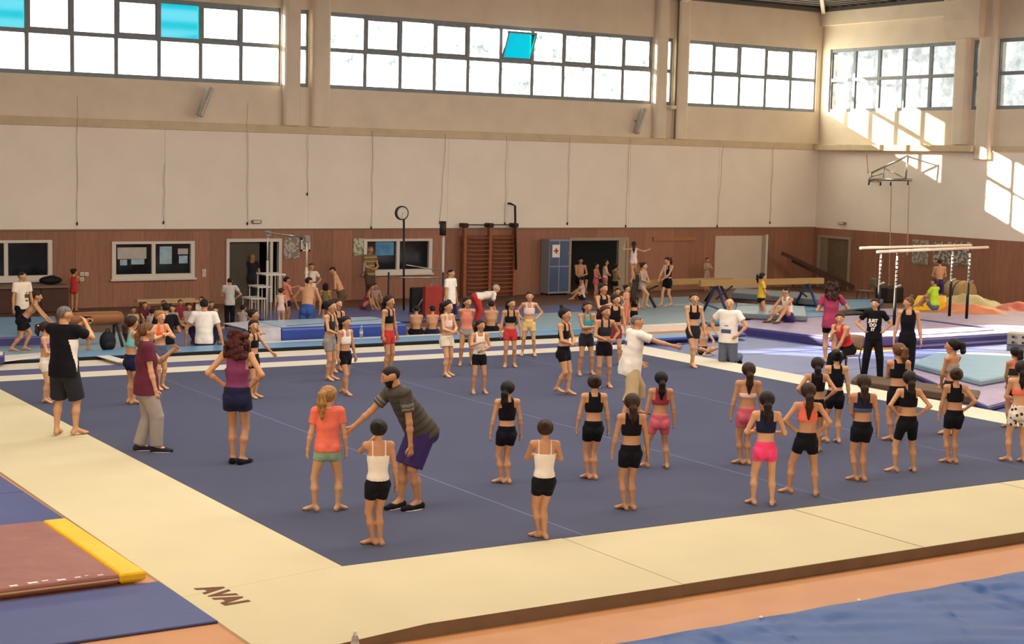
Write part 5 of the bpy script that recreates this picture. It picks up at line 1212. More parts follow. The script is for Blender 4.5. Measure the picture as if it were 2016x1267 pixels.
person('woman with curly red hair in plum tank top, hands on hips', 466, 913, 650, 165, age=1, b=1.02, skin=1, hphi=150, arms=('hip', 'hip'), feet=((-.01, .0, -20), (.01, .02, 6)), hair=('curly', 'redbrown'), top=('tank', 'plum', {'hem': -.05, 'off': .012}), bot=('loose', 'navy', {'len': .40}), shoe=(BLK,), group=GC)
def polo_str(C, ctx):
    out = np.zeros(len(C), int); s = (C - ctx['pel']) @ ctx['U'] / ctx['h']; out[(np.mod(s * 46, 2) < .7)] = 1
    for J, K, Wr in ctx['armj']:
        L = np.linalg.norm(K - J); t = (C - J) @ ((K - J) / L) / L; r = np.linalg.norm(C - J - np.outer(t * L, (K - J) / L), axis=1); mk = (r < .05 * ctx['h']) & (t > .1)
        out[mk] = 0; out[mk & ((np.abs(t - .38) < .05) | (np.abs(t - .52) < .03))] = 2
    return out
person('bearded man in dark striped polo and purple shorts bending towards the blonde girl', 805, 1000, phi=300, h=1.81, age=1, b=1.08, male=True, skin=1, lean=33, side=4, hphi=282, hpitch=14, arms=(((.27, .38, .20), (.4, .1, -1)), ((.10, .16, -.01), (1, -.2, 0))), feet=((.0, .04, 14), (.0, -.04, 6)), shift=(-.02, -.07), pz=.492,
       hair=('short', 'black'), beard=True, top=('polo', ['dkgrey', 'dkgrey2', 'heather'], {'mf': polo_str, 'hem': -.04, 'off': .018, 'sleeve': .62}), bot=('knee', 'purple', {'len': .95}), shoe=(BLK, 'white'), group=GC)
def las(ctx): text_on(ctx, 'LAS', .085, -.02, .215, .087, 'navy', True, .004)
person('grey-haired man in white T-shirt and khaki cargo trousers pointing right', 1238, 822, 611, 118, age=1, b=1.12, male=True, skin=1, hphi=95, lean=8, arms=(((.26, .42, .235), (.3, .0, -1)), ((.10, .16, .05), (1, -.3, -.2))), feet=((.10, -.14, -35), (-.02, .14, 8)),
       hair=('short', 'grey'), top=('tee', 'white', {'hem': -.085, 'off': .02, 'then': las}), bot=('capri', 'khaki', {'kw': .060, 'aw': .058}), shoe=('brown', 'white'), group=GC)
# ---------------- girls, left group
person('girl in purple top and white shorts behind the photographing man', 90, 792, 632, 75, h=None, skin=0, arms=('front', 'front'), hair=('pony', 'brown', .5, 'white'), top=('bandeau', 'violet'), bot=('short', 'white'), group=GG)
person('girl in turquoise top and dark shorts standing behind the woman in maroon', 258, 795, 620, 120, skin=2, arms=('front', 'front'), hair=('lowpony', 'brown', 1.0), top=('crop', 'turq'), bot=('short', 'navy'), group=GG)
person('blonde girl in orange top and denim shorts pressing her palms together', 315, 766, 610, 35, skin=0, arms=('chest', 'chest'), feet=((0, .02, -5), (0, -.02, 10)), hair=('bun', 'blonde'), top=('crop', 'orange', {'hem': .17}), bot=('short', 'denim'), group=GG)
person('girl in black with folded arms behind the curly-haired woman', 497, 748, 607, 70, skin=1, arms=('fold', 'fold'), hair=('bun', 'black'), top=('tank', BLK, {'hem': -.01}), bot=('short', BLK), group=GG)
person('girl stretching one arm out low, half hidden by the curly-haired woman', 498, 783, 628, 60, skin=2, hphi=20, arms=('down', ((.28, .16, .02), (.3, 0, -1))), hair=('bun', 'dark'), top=('crop', BLK), bot=('short', BLK), group=GG)
person('girl in black top and grey shorts with hands on her belly', 648, 748, 590, 60, skin=2, arms=('front', 'front'), hair=('bun', 'black'), top=('crop', 'charcoal', {'hem': .12}), bot=('short', 'greymarl', {'len': .4}), group=GG)
person('girl half hidden behind the one in grey shorts', 662, 732, 586, 40, skin=1, arms=('down', 'front'), hair=('bun', 'brown'), top=('crop', BLK), bot=('short', 'navy'), group=GG)
person('girl in white crop top and black shorts stepping forward', 678, 776, 620, 45, skin=1, arms=('down', 'down'), feet=((.0, .08, -5), (.01, -.08, 10)), hair=('lowpony', 'black', 1.0), top=('crop', 'white'), bot=('short', BLK), group=GG)
person('girl in black top and red shorts standing behind the bending man', 763, 735, 580, 55, skin=1, arms=('down', 'down'), hair=('lowpony', 'dark', 1.3), top=('crop', BLK), bot=('short', 'red', {'len': .34}), group=GG)
person('girl in pale top and loose white shorts with clasped hands', 878, 740, 590, 50, skin=0, arms=('front', 'front'), feet=((.03, .05, -10), (-.01, -.02, 5)), hair=('pony', 'dark', 1.2), top=('crop', 'blush', {'hem': .16}), bot=('loose', 'cream', {'waist': .05}), group=GG)
person('girl in salmon tank top with hands behind her back', 917, 719, 583, 5, skin=1, hphi=30, arms=('back', 'back'), feet=((.035, 0, -10), (-.035, 0, 10)), hair=('lowpony', 'dark', 1.1), top=('tank', ['salmon', 'greymarl'], {'hem': -.05, 'mf': lambda C, c: (((C - c['pel']) @ c['U'] / c['h']) < .05).astype(int)}), bot=('brief', 'greymarl'), group=GG)
person('small girl in white tank top and black shorts holding her hands together', 942, 774, 628, 15, skin=1, hphi=40, arms=('chest', 'front'), feet=((.03, 0, -8), (-.03, 0, 8)), hair=('lowpony', 'dark', .8), top=('tank', 'white', {'hem': .04, 'wx': .06}), bot=('short', BLK), group=GG)
person('girl in black sports top and coral red shorts, arms hanging', 1003, 722, 586, 10, skin=1, hphi=30, arms=('down', 'down'), feet=((.02, .02, -15), (-.02, 0, 6)), hair=('pony', 'dark', 1.0), top=('crop', BLK), bot=('short', 'red'), group=GG)
person('girl in yellow shorts and pale top with hands on hips', 1040, 700, 572, 0, skin=2, arms=('hip', 'hip'), feet=((.045, 0, -10), (-.045, 0, 10)), hair=('bun', 'brown'), top=('crop', 'blush', {'hem': .15}), bot=('short', 'paleyel', {'len': .34}), group=GG)
# ---------------- girls, centre
person('girl in black with one heel raised and hands at her waist', 1107, 776, 604, 60, skin=2, arms=('front', 'front'), feet=((.0, -.05, -5, .03), (.01, .05, 5)), hair=('topbun', 'black'), top=('crop', BLK), bot=('short', BLK), group=GG)
person('girl in teal and yellow top with folded arms', 1152, 738, 590, 20, skin=1, hpitch=8, arms=('fold', 'front'), feet=((.04, 0, -10), (-.04, 0, 10)), hair=('pony', 'brown', .8), top=('crop', ['teal', 'yellow'], {'hem': .14, 'mf': lambda C, c: (((C - c['pel']) @ c['U'] / c['h']) < .158).astype(int)}), bot=('short', 'charcoal'), group=GG)
person('girl in charcoal high-neck top and black shorts with hands at her waist', 1187, 762, 600, 15, skin=1, hphi=35, arms=('front', 'hip'), feet=((.02, .02, -12), (-.02, 0, 8)), hair=('pony', 'auburn', .8, 'blush'), top=('crop', 'charcoal', {'hem': .14}), bot=('short', BLK), group=GG)
person('girl in black top and dark red shorts standing behind the charcoal top', 1208, 718, 578, 10, skin=2, hphi=40, arms=('front', 'down'), feet=((.03, 0, -10), (-.03, .02, 5)), hair=('bun', 'dark'), top=('tank', BLK, {'hem': .12}), bot=('bike', 'dkred', {'len': .5}), group=GG)
person('girl in black tank with head turned down, in the back group of girls', 1183, 697, 556, 40, z=.12, skin=1, arms=('chest', 'down'), hair=('bun', 'dark'), top=('tank', BLK, {'hem': .02}), bot=('bike', BLK), group=GB)
person('girl in black crop top and coral leggings in the back group', 1213, 657, 566, 20, z=.05, skin=1, arms=('hip', 'hip'), hair=('bun', 'black', 1, 'white'), top=('crop', BLK), bot=('pants', 'salmon', {'kw': .036, 'aw': .028}), group=GB)
person('sunlit girl in coral leggings between two others of the back group', 1231, 647, 560, 60, z=.05, skin=2, arms=('bent', 'down'), hair=('bun', 'dark'), top=('bandeau', 'salmon'), bot=('pants', 'salmon', {'kw': .036, 'aw': .028}), group=GB)
person('girl with curly brown hair seen from behind in the back group', 1247, 654, 577, 170, z=.05, skin=2, arms=('front', 'front'), hair=('curly', 'brown'), top=('crop', BLK), bot=('short', BLK), group=GB)
person('girl in black sports top standing beside the kneeling man', 1362, 722, 574, 12, skin=0, arms=(((.06, .08, .0), (1, -.2, 0)), 'down'), feet=((-.05, .05, 12), (.05, -.03, 10)), hair=('bun', 'brown'), top=('crop', BLK), bot=('short', 'charcoal'), group=GG)
person('girl sitting on the cream edge beside the kneeling man', 1384, 696, phi=20, h=1.22, skin=2, z=MAT_Z, pz=.06, arms=(((.14, .02, .0), (1, -.4, 0)), ((.10, .14, .06), (1, 0, 0))), feet=((-.12, .14, 40), (.06, .16, -40)), kneehint=((1, .6, .4), (-1, .6, .4)), hair=('bun', 'auburn'), top=('bandeau', 'nude'), bot=('brief', BLK), group=GG)
# ---------------- girls, near row
def collar(ctx):
    at, S, h, s = ctx['at'], ctx['S'], ctx['h'], ctx['sh_s']; q = MB()
    q.tube([at(s + .034, .042 * math.cos(a), .036 * math.sin(a)) for a in np.linspace(0, 2 * math.pi, 17)], .006 * h, 6, 0, False); q.build('collar', cloth('cream'), ctx['root'])
person('blonde girl with long ponytail in coral T-shirt and mint shorts', 643, 1006, 757, 186, skin=0, hphi=150, b=1.02, arms=('down', 'down'), feet=((.04, 0, -45), (-.045, .0, 50)), hair=('pony', 'blonde', 1.3), top=('tee', 'coral', {'hem': -.005, 'off': .014, 'then': collar}), bot=('short', 'mint', {'len': .2}), group=GG)
person('girl in white camisole and black shorts lifting a hand to her face', 742, 1074, 823, 190, skin=1, hphi=170, arms=('down', ((.03, .10, .33), (1, .0, -1))), feet=((-.02, 0, 35), (.02, .02, 50)), hair=('bun', 'black'), top=('cami', 'white', {'hem': .03}), bot=('short', BLK, {'len': .36}), group=GG)
person('girl with long black ponytail and white hair clips in black crop top', 995, 952, 748, 195, skin=2, hphi=160, arms=('down', 'down'), feet=((-.02, 0, 35), (.015, .02, 45)), hair=('lowpony', 'black', 1.4, 'white'), top=('crop', BLK, {'hem': .13}), bot=('short', BLK, {'len': .34}), group=GG)
person('girl in white camisole standing nearest the carpet edge with bent arms', 1068, 1061, 823, 184, skin=1, arms=('chest', 'chest'), feet=((-.03, .0, 40), (.02, .05, 45)), hair=('bun', 'brown'), top=('cami', 'white', {'hem': .03}), bot=('short', BLK, {'len': .36}), group=GG)
person('girl with short brown bun in black racerback top and black shorts', 1165, 944, 736, 190, skin=2, arms=('down', 'down'), feet=((-.02, 0, 35), (.015, .02, 30)), hair=('bun', 'brown'), top=('crop', BLK), bot=('short', BLK, {'len': .36}), group=GG)
person('girl with coral hair tie in black crop top and black shorts', 1238, 1004, 773, 188, skin=1, arms=('down', 'down'), feet=((-.015, 0, 40), (.01, 0, 40)), hair=('lowpony', 'brown', .6, 'coral'), top=('crop', BLK), bot=('short', BLK, {'len': .36}), group=GG)
person('girl in red top and pink cycling shorts standing with legs apart', 1296, 922, 728, 188, skin=1, arms=('down', 'down'), feet=((.04, .0, 0), (-.075, .03, 60)), hair=('lowpony', 'black', .9), top=('crop', 'dkred', {'hem': .17, 'hi': .22}), bot=('bike', 'rose', {'len': .55}), group=GG)
person('girl in pale bandeau and rose shorts with long brown ponytail', 1467, 915, 712, 190, skin=1, arms=('down', 'down'), feet=((-.02, 0, 35), (.01, .02, 45)), hair=('lowpony', 'brown', 1.1), top=('bandeau', 'blush', {'hem': .17, 'hi': .215}), bot=('short', 'rose', {'len': .38}), group=GG)
person('girl in navy top and hot pink shorts with bent arms', 1502, 995, 768, 186, skin=0, arms=('bent', 'bent'), feet=((.03, .0, -10), (-.035, .02, 30)), hair=('lowpony', 'dark', 1.0, 'pink'), top=('crop', 'navy', {'hem': .15}), bot=('short', 'hotpink', {'len': .26}), group=GG)
person('girl in coral pink racerback and black shorts, hands on hips, legs wide', 1583, 974, 750, 182, skin=1, hphi=190, arms=('hip', 'hip'), feet=((.05, -.03, -5), (-.08, .03, 60)), hair=('lowpony', 'brown', 1.3), top=('crop', 'coral', {'hem': .17}), bot=('short', BLK, {'len': .34}), group=GG)
person('girl with long dark ponytail and hands on hips behind the coral racerback', 1602, 890, 702, 185, skin=1, arms=('hip', 'hip'), hair=('lowpony', 'dark', 1.4), top=('crop', BLK), bot=('short', BLK), group=GG)
person('girl in black lace top and black shorts near the right cream border', 1640, 872, 686, 190, skin=0, arms=('down', 'down'), feet=((.01, .0, 10), (-.02, .02, 40)), hair=('bun', 'black', 1, 'white'), top=('crop', BLK, {'hem': .11}), bot=('short', BLK, {'len': .36}), group=GG)
person('girl in navy and blue top and black shorts with low ponytail', 1692, 947, 736, 188, skin=1, arms=('down', 'low'), feet=((-.01, .0, 35), (.01, 0, 45)), hair=('lowpony', 'brown', .9, 'white'), top=('crop', ['navy', 'steel'], {'hem': .16, 'mf': lambda C, c: (((C - c['pel']) @ c['U'] / c['h']) < .2).astype(int)}), bot=('short', BLK, {'len': .36}), group=GG)
person('fair-haired girl in black top turned sideways in front of the women', 1762, 868, 674, 200, skin=2, hphi=215, arms=('down', 'fold'), feet=((-.01, .0, 30), (.01, 0, 45)), hair=('pony', 'ltbrown', .7, 'blush'), top=('crop', BLK), bot=('short', BLK, {'len': .4}), group=GG)
person('girl in black long cycling shorts with hands on hips', 1782, 930, 728, 195, skin=2, arms=('hip', 'hip'), feet=((.045, .03, 0), (-.05, .0, 55)), hair=('lowpony', 'dark', .7), top=('crop', BLK, {'hem': .16}), bot=('bike', BLK, {'len': .72}), group=GG)
person('girl in black crop top with one hand on her hip near the right edge', 1874, 912, 723, 188, skin=1, arms=('hip', 'down'), feet=((-.015, 0, 40), (.01, .01, 50)), hair=('bun', 'brown'), top=('crop', BLK), bot=('short', BLK, {'len': .38}), group=GG)
person('girl with large dark bun in pale top looking left', 1868, 855, 665, 235, skin=2, hphi=265, arms=('low', 'low'), feet=((-.01, .02, 10), (.01, -.02, 20)), hair=('pony', 'black', .2, 'navy'), top=('bandeau', 'nude', {'hem': .16}), bot=('short', 'charcoal'), group=GG)
person('girl in white shorts with dark heart print at the right edge', 2002, 910, 708, 190, skin=0, arms=('front', 'front'), feet=((.02, 0, 20), (-.03, .01, 45)), hair=('lowpony', 'dark', .8), top=('bandeau', 'coral', {'hem': .17, 'hi': .23}), bot=('short', hearts_mat(), {'len': .42}), group=GG)
person('girl in dark top with coral straps standing behind the heart shorts', 1992, 842, 680, 215, skin=1, arms=('low', 'low'), hair=('pony', 'dark', .9), top=('crop', ['charcoal', 'coral'], {'mf': lambda C, c: (((C - c['pel']) @ c['U'] / c['h']) > .24).astype(int)}), bot=('short', BLK), group=GG)
# ---------------- adults at the right
def print_a(ctx): patch(ctx, .0, .10, .096, .12, .045, 'steel'); patch(ctx, .0, .165, .09, .05, .008, 'navy')
person('bald man in white T-shirt and grey trousers kneeling at the cream border', 1432, 712, phi=-18, h=1.72, age=1, b=1.15, male=True, skin=2, hphi=-5, z=MAT_Z, pz=.275, arms=(((.16, -.02, .06), (1, -.4, 0)), ((.14, .07, .06), (1, -.2, 0))), feet=((.02, -.24, 0), (-.02, -.26, 0)), footdir=((0, -.5, -.85), (0, -.5, -.85)), kneehint=((0, 1, -.2), (0, 1, -.2)),
       hair=('bald', 'grey'), top=('tee', 'white', {'hem': -.04, 'off': .018, 'then': print_a}), bot=('pants', 'jeans', {'kw': .052, 'aw': .046}), shoe=(BLK,), group=GC)
person('woman in magenta T-shirt with long curly hair seen from behind', 1632, 714, 556, 188, age=1, b=1.0, z=.06, skin=0, arms=(((.10, .14, .12), (1, -.4, 0)), 'bent'), hair=('curly', 'brown'), top=('tee', 'magenta', {'hem': -.07}), bot=('short', BLK, {'len': .4}), group=GC,
       extra=lambda c: phone(c, c['hands'][1], 0, 'small phone in the hand of the woman in magenta'))
chair_w = G(1664, 742, .06)
_cc = nz((CAM_POS - chair_w) * [1, 1, 0]); _rz = math.atan2(_cc[1], _cc[0]) - math.pi / 2
_fw = math.cos(-.75) * _cc + math.sin(-.75) * np.array([-_cc[1], _cc[0], 0]); _rz = math.atan2(_fw[1], _fw[0]) - math.pi / 2
chair((float(chair_w[0]), float(chair_w[1]), .06), _rz, 'tan shell chair under the woman in the red top', '#a08268')
person('woman in red top sitting on the chair with a hand over her mouth', 1655, 737, phi=-38, h=1.62, age=1, b=1.0, skin=0, xy=(float(chair_w[0]), float(chair_w[1])), z=.06, pz=.345, lean=30, hphi=-5, arms=(((-.02, .17, .33), (.5, .3, -1)), ((-.02, .22, .06), (1, 0, -.4))), feet=((.0, .28, -5), (0, .30, 5)), shift=(0, -.02),
       hair=('bun', 'brown'), top=('tank', ['red', 'scarlet'], {'hem': .0, 'mf': lambda C, c: (((C - c['pel']) @ c['U'] / c['h']) < .12).astype(int)}), bot=('pants', BLK, {'kw': .045, 'aw': .036}), shoe=(BLK,), group=GC, extra=lambda c: phone(c, c['hands'][1], 0, 'phone in the lap of the woman in red'))
def just(ctx):
    for t, s in (('JUST', .222), ('DO', .170), ('IT', .118)): text_on(ctx, t, .082, .022, s, .0865, 'white', False, .006)
person('woman in black JUST DO IT T-shirt and black trousers, hands on hips', 1716, 748, 586, 5, age=1, b=.95, skin=0, z=.06, hphi=-15, arms=('hip', 'hip'), feet=((.05, 0, -12), (-.05, .02, 14)), hair=('bun', 'dark'), top=('tee', BLK, {'hem': -.01, 'then': just}), bot=('pants', BLK, {'kw': .046, 'aw': .036}), shoe=('white', 'white'), group=GC)
person('woman in black tank top with a high ponytail looking left', 1782, 752, 584, 5, age=1, b=.98, skin=2, z=.06, hphi=-60, arms=('down', 'down'), hair=('topbun', 'ltbrown'), top=('tank', BLK, {'hem': -.02, 'wx': .085}), bot=('pants', BLK, {'kw': .042, 'aw': .034}), group=GC)
person('girl in yellow T-shirt seen from the side behind the seated man', 1497, 638, 536, 100, z=.05, age=.4, skin=1, arms=('front', 'front'), feet=((.0, .05, 0), (0, -.05, 0)), hair=('pony', 'dark', .9, 'white'), top=('tee', 'yellow', {'hem': .02}), bot=('brief', BLK), group=GB)
person('man in white vest sitting on the purple mat edge with arms on his knees', 1552, 634, phi=-45, h=1.6, age=1, male=True, b=1.0, skin=1, z=.25, pz=.07, lean=12, hphi=-70, arms=(((.06, .34, .16), (1, 0, -.3)), ((.04, .32, .15), (1, 0, -.3))), feet=((.03, .33, -5), (-.03, .30, 8)), kneehint=((.2, .6, 1), (-.2, .6, 1)), hair=('short', 'black'), top=('tank', 'white', {'hem': .0}), bot=('loose', 'purple'), shoe=('brown',), group=GB)
person('child in lime T-shirt sitting on the yellow block', 1838, 607, phi=235, h=1.42, skin=1, z=.54, pz=.06, arms=(((.12, .30, .10), (.6, 0, -1)), ((.06, .18, .1), (1, 0, -.5))), feet=((0, .30, 0), (0, .32, 0)), kneehint=((0, .3, 1), (0, .3, 1)), hair=('short', 'brown'), top=('tee', 'lime', {'hem': .0}), bot=('loose', 'denim'), group=GB)
person('bare-backed boy in dark shorts facing the posters on the right wall', 1846, 604, 508, 185, z=0.0, age=.5, male=True, skin=2, arms=('front', 'front'), hair=('short', 'brown'), bot=('knee', 'purple'), group=GB)
# ---------------- back wall, left
def print_b(ctx):
    for s, w, hh in ((.20, .03, .012), (.155, .06, .05), (.09, .045, .02)): patch(ctx, -.02, s, .08, w, hh, 'brown')
person('man in white T-shirt with dark print by the dark window at far left', 44, 676, 534, 35, z=.1, age=1, male=True, skin=1, hphi=60, arms=('down', 'down'), hair=('short', 'dark'), top=('tee', 'cream', {'hem': -.03, 'then': print_b}), bot=('knee', BLK), group=GB)
person('bare-chested boy in black shorts lunging towards the vaulting horse', 44, 690, phi=85, h=1.35, z=.1, age=.5, male=True, skin=1, lean=38, arms=(((.08, .34, .22), (.3, 0, -1)), ((.06, .32, .24), (.3, 0, -1))), feet=((0, -.16, -5), (0, .02, 5)), pz=.45, hair=('short', 'brown'), bot=('knee', BLK, {'len': .6}), group=GB)
person('girl in red tank top reaching to the wall sockets', 146, 612, 528, 165, z=0.0, skin=2, hphi=110, arms=('chest', 'face'), hair=('bun', 'brown'), top=('tank', 'red', {'hem': -.04}), bot=('brief', 'red'), group=GB)
person('man in white T-shirt sitting on the floor with his back turned', 402, 684, phi=176, h=1.88, z=.1, age=1, male=True, b=1.05, skin=1, pz=.06, arms=(((.20, -.02, -.01), (1, 0, .2)), ((.2, .04, .0), (1, 0, .2))), feet=((.10, .34, -10), (-.10, .34, 10)), kneehint=((.5, .5, 1), (-.5, .5, 1)), hair=('short', 'dark'), top=('tee', 'white', {'hem': -.01}), bot=('knee', 'navy'), group=GB)
person('man in pale grey T-shirt standing with his back turned by the olive door', 452, 648, 546, 182, z=.08, age=1, male=True, skin=1, arms=('hip', 'front'), hair=('short', 'dark'), top=('tee', 'ltgrey', {'hem': -.04}), bot=('pants', BLK), group=GB)
person('person in black T-shirt sitting behind the blonde girl', 326, 686, phi=200, h=1.75, z=.1, age=.9, male=True, skin=1, pz=.06, arms=('bent', 'bent'), feet=((.08, .3, 0), (-.06, .32, 0)), kneehint=((.4, .5, 1), (-.4, .5, 1)), hair=('short', 'dark'), top=('tee', BLK, {'hem': .0}), bot=('loose', 'grey'), group=GB)
SIT = dict(pz=.065, feet=((-.08, .17, 30), (.08, .17, -30)), kneehint=((1, .6, .5), (-1, .6, .5)), arms=('low', 'low'))
KNE = dict(pz=.065, feet=((0, .26, 0), (0, .26, 0)), kneehint=((.1, .4, 1), (-.1, .4, 1)), arms=(((.04, .24, .12), (1, 0, -.3)), ((.04, .24, .12), (1, 0, -.3))))
for i, (u, v, h_, ph, tp, hr, pose, lab) in enumerate((
    (262, 650, 1.22, 20, 'khaki', 'black', SIT, 'child in khaki shirt sitting at the left end of the seated crowd'), (285, 638, 1.2, 10, 'maroon', 'black', KNE, 'child in maroon hugging knees below the left end of the bench'),
    (300, 655, 1.25, 150, 'ltgrey', 'dark', SIT, 'child in pale grey sitting behind the blonde girl'), (322, 634, 1.2, 0, 'brown', 'dark', SIT, 'child in brown sitting below the middle of the bench'),
    (340, 646, 1.22, -15, 'nude', 'black', KNE, 'child in tan hugging knees left of the man in white'), (355, 632, 1.2, 10, 'dkred', 'dark', SIT, 'child in dark red sitting below the bench'),
    (372, 644, 1.25, 5, 'nude', 'black', SIT, 'child in tan shirt facing the camera left of the boy in white'), (397, 632, 1.35, -20, 'white', 'dark', SIT, 'boy in white T-shirt sitting at the right end of the bench'),
    (424, 650, 1.22, 0, 'brown', 'black', SIT, 'child in brown facing the camera beside the man in pale grey'), (416, 634, 1.15, 20, 'brown', 'dark', KNE, 'child in dark brown hugging knees behind the man in white'),
    (478, 648, 1.3, 150, 'nude', 'dark', KNE, 'child sitting right behind the man in pale grey'))):
    person(lab, u, v + 5, phi=ph, h=h_ * .86, z=.05, skin=None, hair=('short', hr), top=('tee', tp, {'hem': .0}), bot=('loose', 'navy'), group='seated crowd of children', vox=.02, **pose)
# ---------------- back wall, high bar group
person('long-haired blonde person in dark top standing at the olive door', 496, 596, 500, 170, z=0, age=1, skin=0, arms=('front', 'front'), hair=('loose', 'blonde', 1.6), top=('tee', 'charcoal'), bot=('pants', 'charcoal'), group=GB)
person('girl in pale dress-like tank standing left of the bare-backed man', 553, 646, 566, 170, z=.08, skin=0, hphi=130, arms=('down', 'down'), hair=('bun', 'brown'), top=('tank', 'blush', {'hem': -.05}), bot=('short', 'blush'), group=GB)
person('bare-backed man in blue shorts leaning forward below the high bar', 604, 648, phi=168, h=1.62, z=.08, pz=.28, feet=((.02, -.24, 0), (-.02, -.26, 0)), footdir=((0, -.5, -.85), (0, -.5, -.85)), kneehint=((0, 1, -.2), (0, 1, -.2)), age=1, male=True, b=1.05, skin=2, lean=16, hphi=120, arms=(((.16, .14, .02), (1, 0, -.2)), ((.2, .2, .1), (1, 0, -.4))), hair=('short', 'dark'), bot=('knee', 'blue'), group=GB)
person('child in olive vest seen from behind right of the bare-backed man', 640, 640, 556, 175, z=.08, skin=2, arms=('front', 'front'), hair=('loose', 'dark', .5), top=('tank', 'olive', {'hem': -.03}), bot=('short', BLK), group=GB)
person('bare-chested man in dark trousers bowing his head to the left', 672, 640, phi=265, h=1.46, z=.08, age=1, male=True, skin=1, lean=20, hpitch=25, arms=('front', 'front'), hair=('short', 'dark'), bot=('pants', 'brown'), group=GB)
person('child in white top with black chest band by the high bar upright', 612, 618, 517, 10, z=.0, age=.4, skin=1, arms=('face', 'hip'), hair=('short', 'dark'), top=('tee', ['cream', BLK], {'mf': lambda C, c: (np.abs((C - c['pel']) @ c['U'] / c['h'] - .13) < .014).astype(int)}), bot=('loose', 'grey'), group=GB)
person('child with dark hair standing next to the white steps', 563, 640, 543, 120, z=.08, skin=1, arms=('front', 'fwd'), hair=('short', 'black'), top=('tee', 'salmon'), bot=('loose', 'navy'), group=GB)
person('child in rose shirt sitting at the foot of the dark trousers', 655, 650, phi=90, h=1.15, z=.08, hair=('bun', 'black'), top=('tee', 'white', {'hem': 0}), bot=('loose', BLK), group=GB, **KNE)
person('man in striped olive shirt leaning at the dark sliding window', 727, 597, 484, 40, z=0, age=1, male=True, skin=1, arms=('front', 'front'), hair=('short', 'grey'), top=('tee', ['olive', 'khaki'], {'mf': lambda C, c: (np.mod((C - c['pel']) @ c['U'] / c['h'] * 28, 2) < .6).astype(int)}), bot=('pants', 'brown'), group=GB)
person('girl in dark red leotard bending over on the floor below the striped shirt', 716, 610, phi=75, h=1.25, z=.05, skin=1, pz=.10, lean=25, arms=(((.10, .25, .0), (.5, 0, -1)), ((.1, .28, .02), (.5, 0, -1))), feet=((.0, .30, 0), (0, .22, 0)), kneehint=((.2, .4, 1), (-.2, .4, 1)), hair=('bun', 'brown'), top=('tank', 'dkred', {'hem': -.02}), bot=('brief', 'dkred'), group=GB)
person('child hugging knees next to the girl in dark red leotard', 738, 606, phi=30, h=1.2, z=.05, hair=('short', 'brown'), top=('tee', 'nude', {'hem': 0}), bot=('loose', 'dkred'), group=GB, **KNE)
# ---------------- back wall, centre
person('man in white T-shirt standing sunlit in front of the red foam block', 885, 656, 529, 60, z=.05, age=1, male=True, skin=1, arms=('down', 'down'), hair=('short', 'dark'), top=('tee', 'white', {'hem': -.05}), bot=('knee', 'navy'), group=GB)
person('person in white top and red trousers bending low over the mat', 937, 640, phi=100, h=1.4, z=.08, age=.7, skin=0, lean=78, arms=('fwd', 'fwd'), pz=.49, hair=('short', 'white'), top=('tee', 'white', {'hem': -.0}), bot=('pants', 'red'), group=GB)
for u, lab, tc in ((819, 'bare-backed boy sitting left of a pair behind the white strip', BLK), (851, 'bare-backed boy sitting right of a pair behind the white strip', 'navy'), (966, 'bare-backed boy sitting alone behind the small girl in white', BLK)):
    person(lab, u, 662 if u < 900 else 657, phi=185 if u != 851 else 195, h=1.26 if u < 900 else 1.4, z=.06, male=True, skin=1, hair=('short', 'dark'), bot=('loose', tc), hpitch=12, group=GB, **SIT)
# ---------------- gateway and beams
person('bare-chested man sitting at the left side of the dark gateway', 1141, 575, phi=20, h=1.45, z=0, age=1, male=True, skin=2, pz=.27, arms=('low', 'front'), feet=((.0, .24, -5), (0, .24, 5)), hair=('short', 'dark'), bot=('knee', BLK), group=GB)
person('child in white sitting on the floor in front of the blue locker', 1146, 590, phi=-80, h=1.15, z=0, hair=('short', 'black'), top=('tee', 'blush', {'hem': 0}), bot=('loose', 'navy'), group=GB, **KNE)
person('girl in rose tank top standing in the gateway, left of three', 1172, 588, 517, 60, z=0, hair=('bun', 'dark'), skin=1, arms=('front', 'front'), top=('tank', 'rose'), bot=('short', 'rose'), group=GB)
person('girl in pale pink dress standing in the gateway, middle of three', 1190, 585, 510, 80, z=0, hair=('loose', 'dark', .6), skin=0, arms=('front', 'front'), top=('tank', 'blush', {'hem': -.06}), bot=('short', 'rose'), group=GB)
person('girl in olive top standing in the gateway, right of three', 1210, 590, 519, 130, z=0, hair=('bun', 'black'), skin=1, arms=('front', 'front'), top=('tank', 'olive', {'hem': .02}), bot=('short', BLK), group=GB)
person('girl in pale pink leotard balancing high on the beam with arms spread', 1246, 556, 474, 180, xy=tuple(G(1246, 552, .85)[:2]), z=.85, skin=0, arms=('out', ((.24, .03, .42), (1, 0, -1))), hair=('lowpony', 'brown', 1.2), top=('tank', 'blush'), bot=('brief', 'blush'), feet=((-.03, .04, 0), (.03, -.04, 0)), group=GB)
person('coach in dark sleeveless dress with grey blond hair spotting at the beam', 1250, 606, 526, 230, z=.12, age=1, b=1.1, skin=0, arms=('bent', 'bent'), hair=('loose', 'blonde', .5), top=('tank', 'dkgrey', {'hem': -.06}), bot=('loose', 'dkgrey', {'len': .7}), group=GB)
person('girl in beige leotard stepping beside the coach in the dark dress', 1264, 608, 515, 60, z=.12, skin=0, hphi=70, arms=('front', 'front'), feet=((0, .12, 0, .06), (0, -.05, 0)), hair=('bun', 'auburn'), top=('tank', 'nude'), bot=('brief', 'nude'), group=GB)
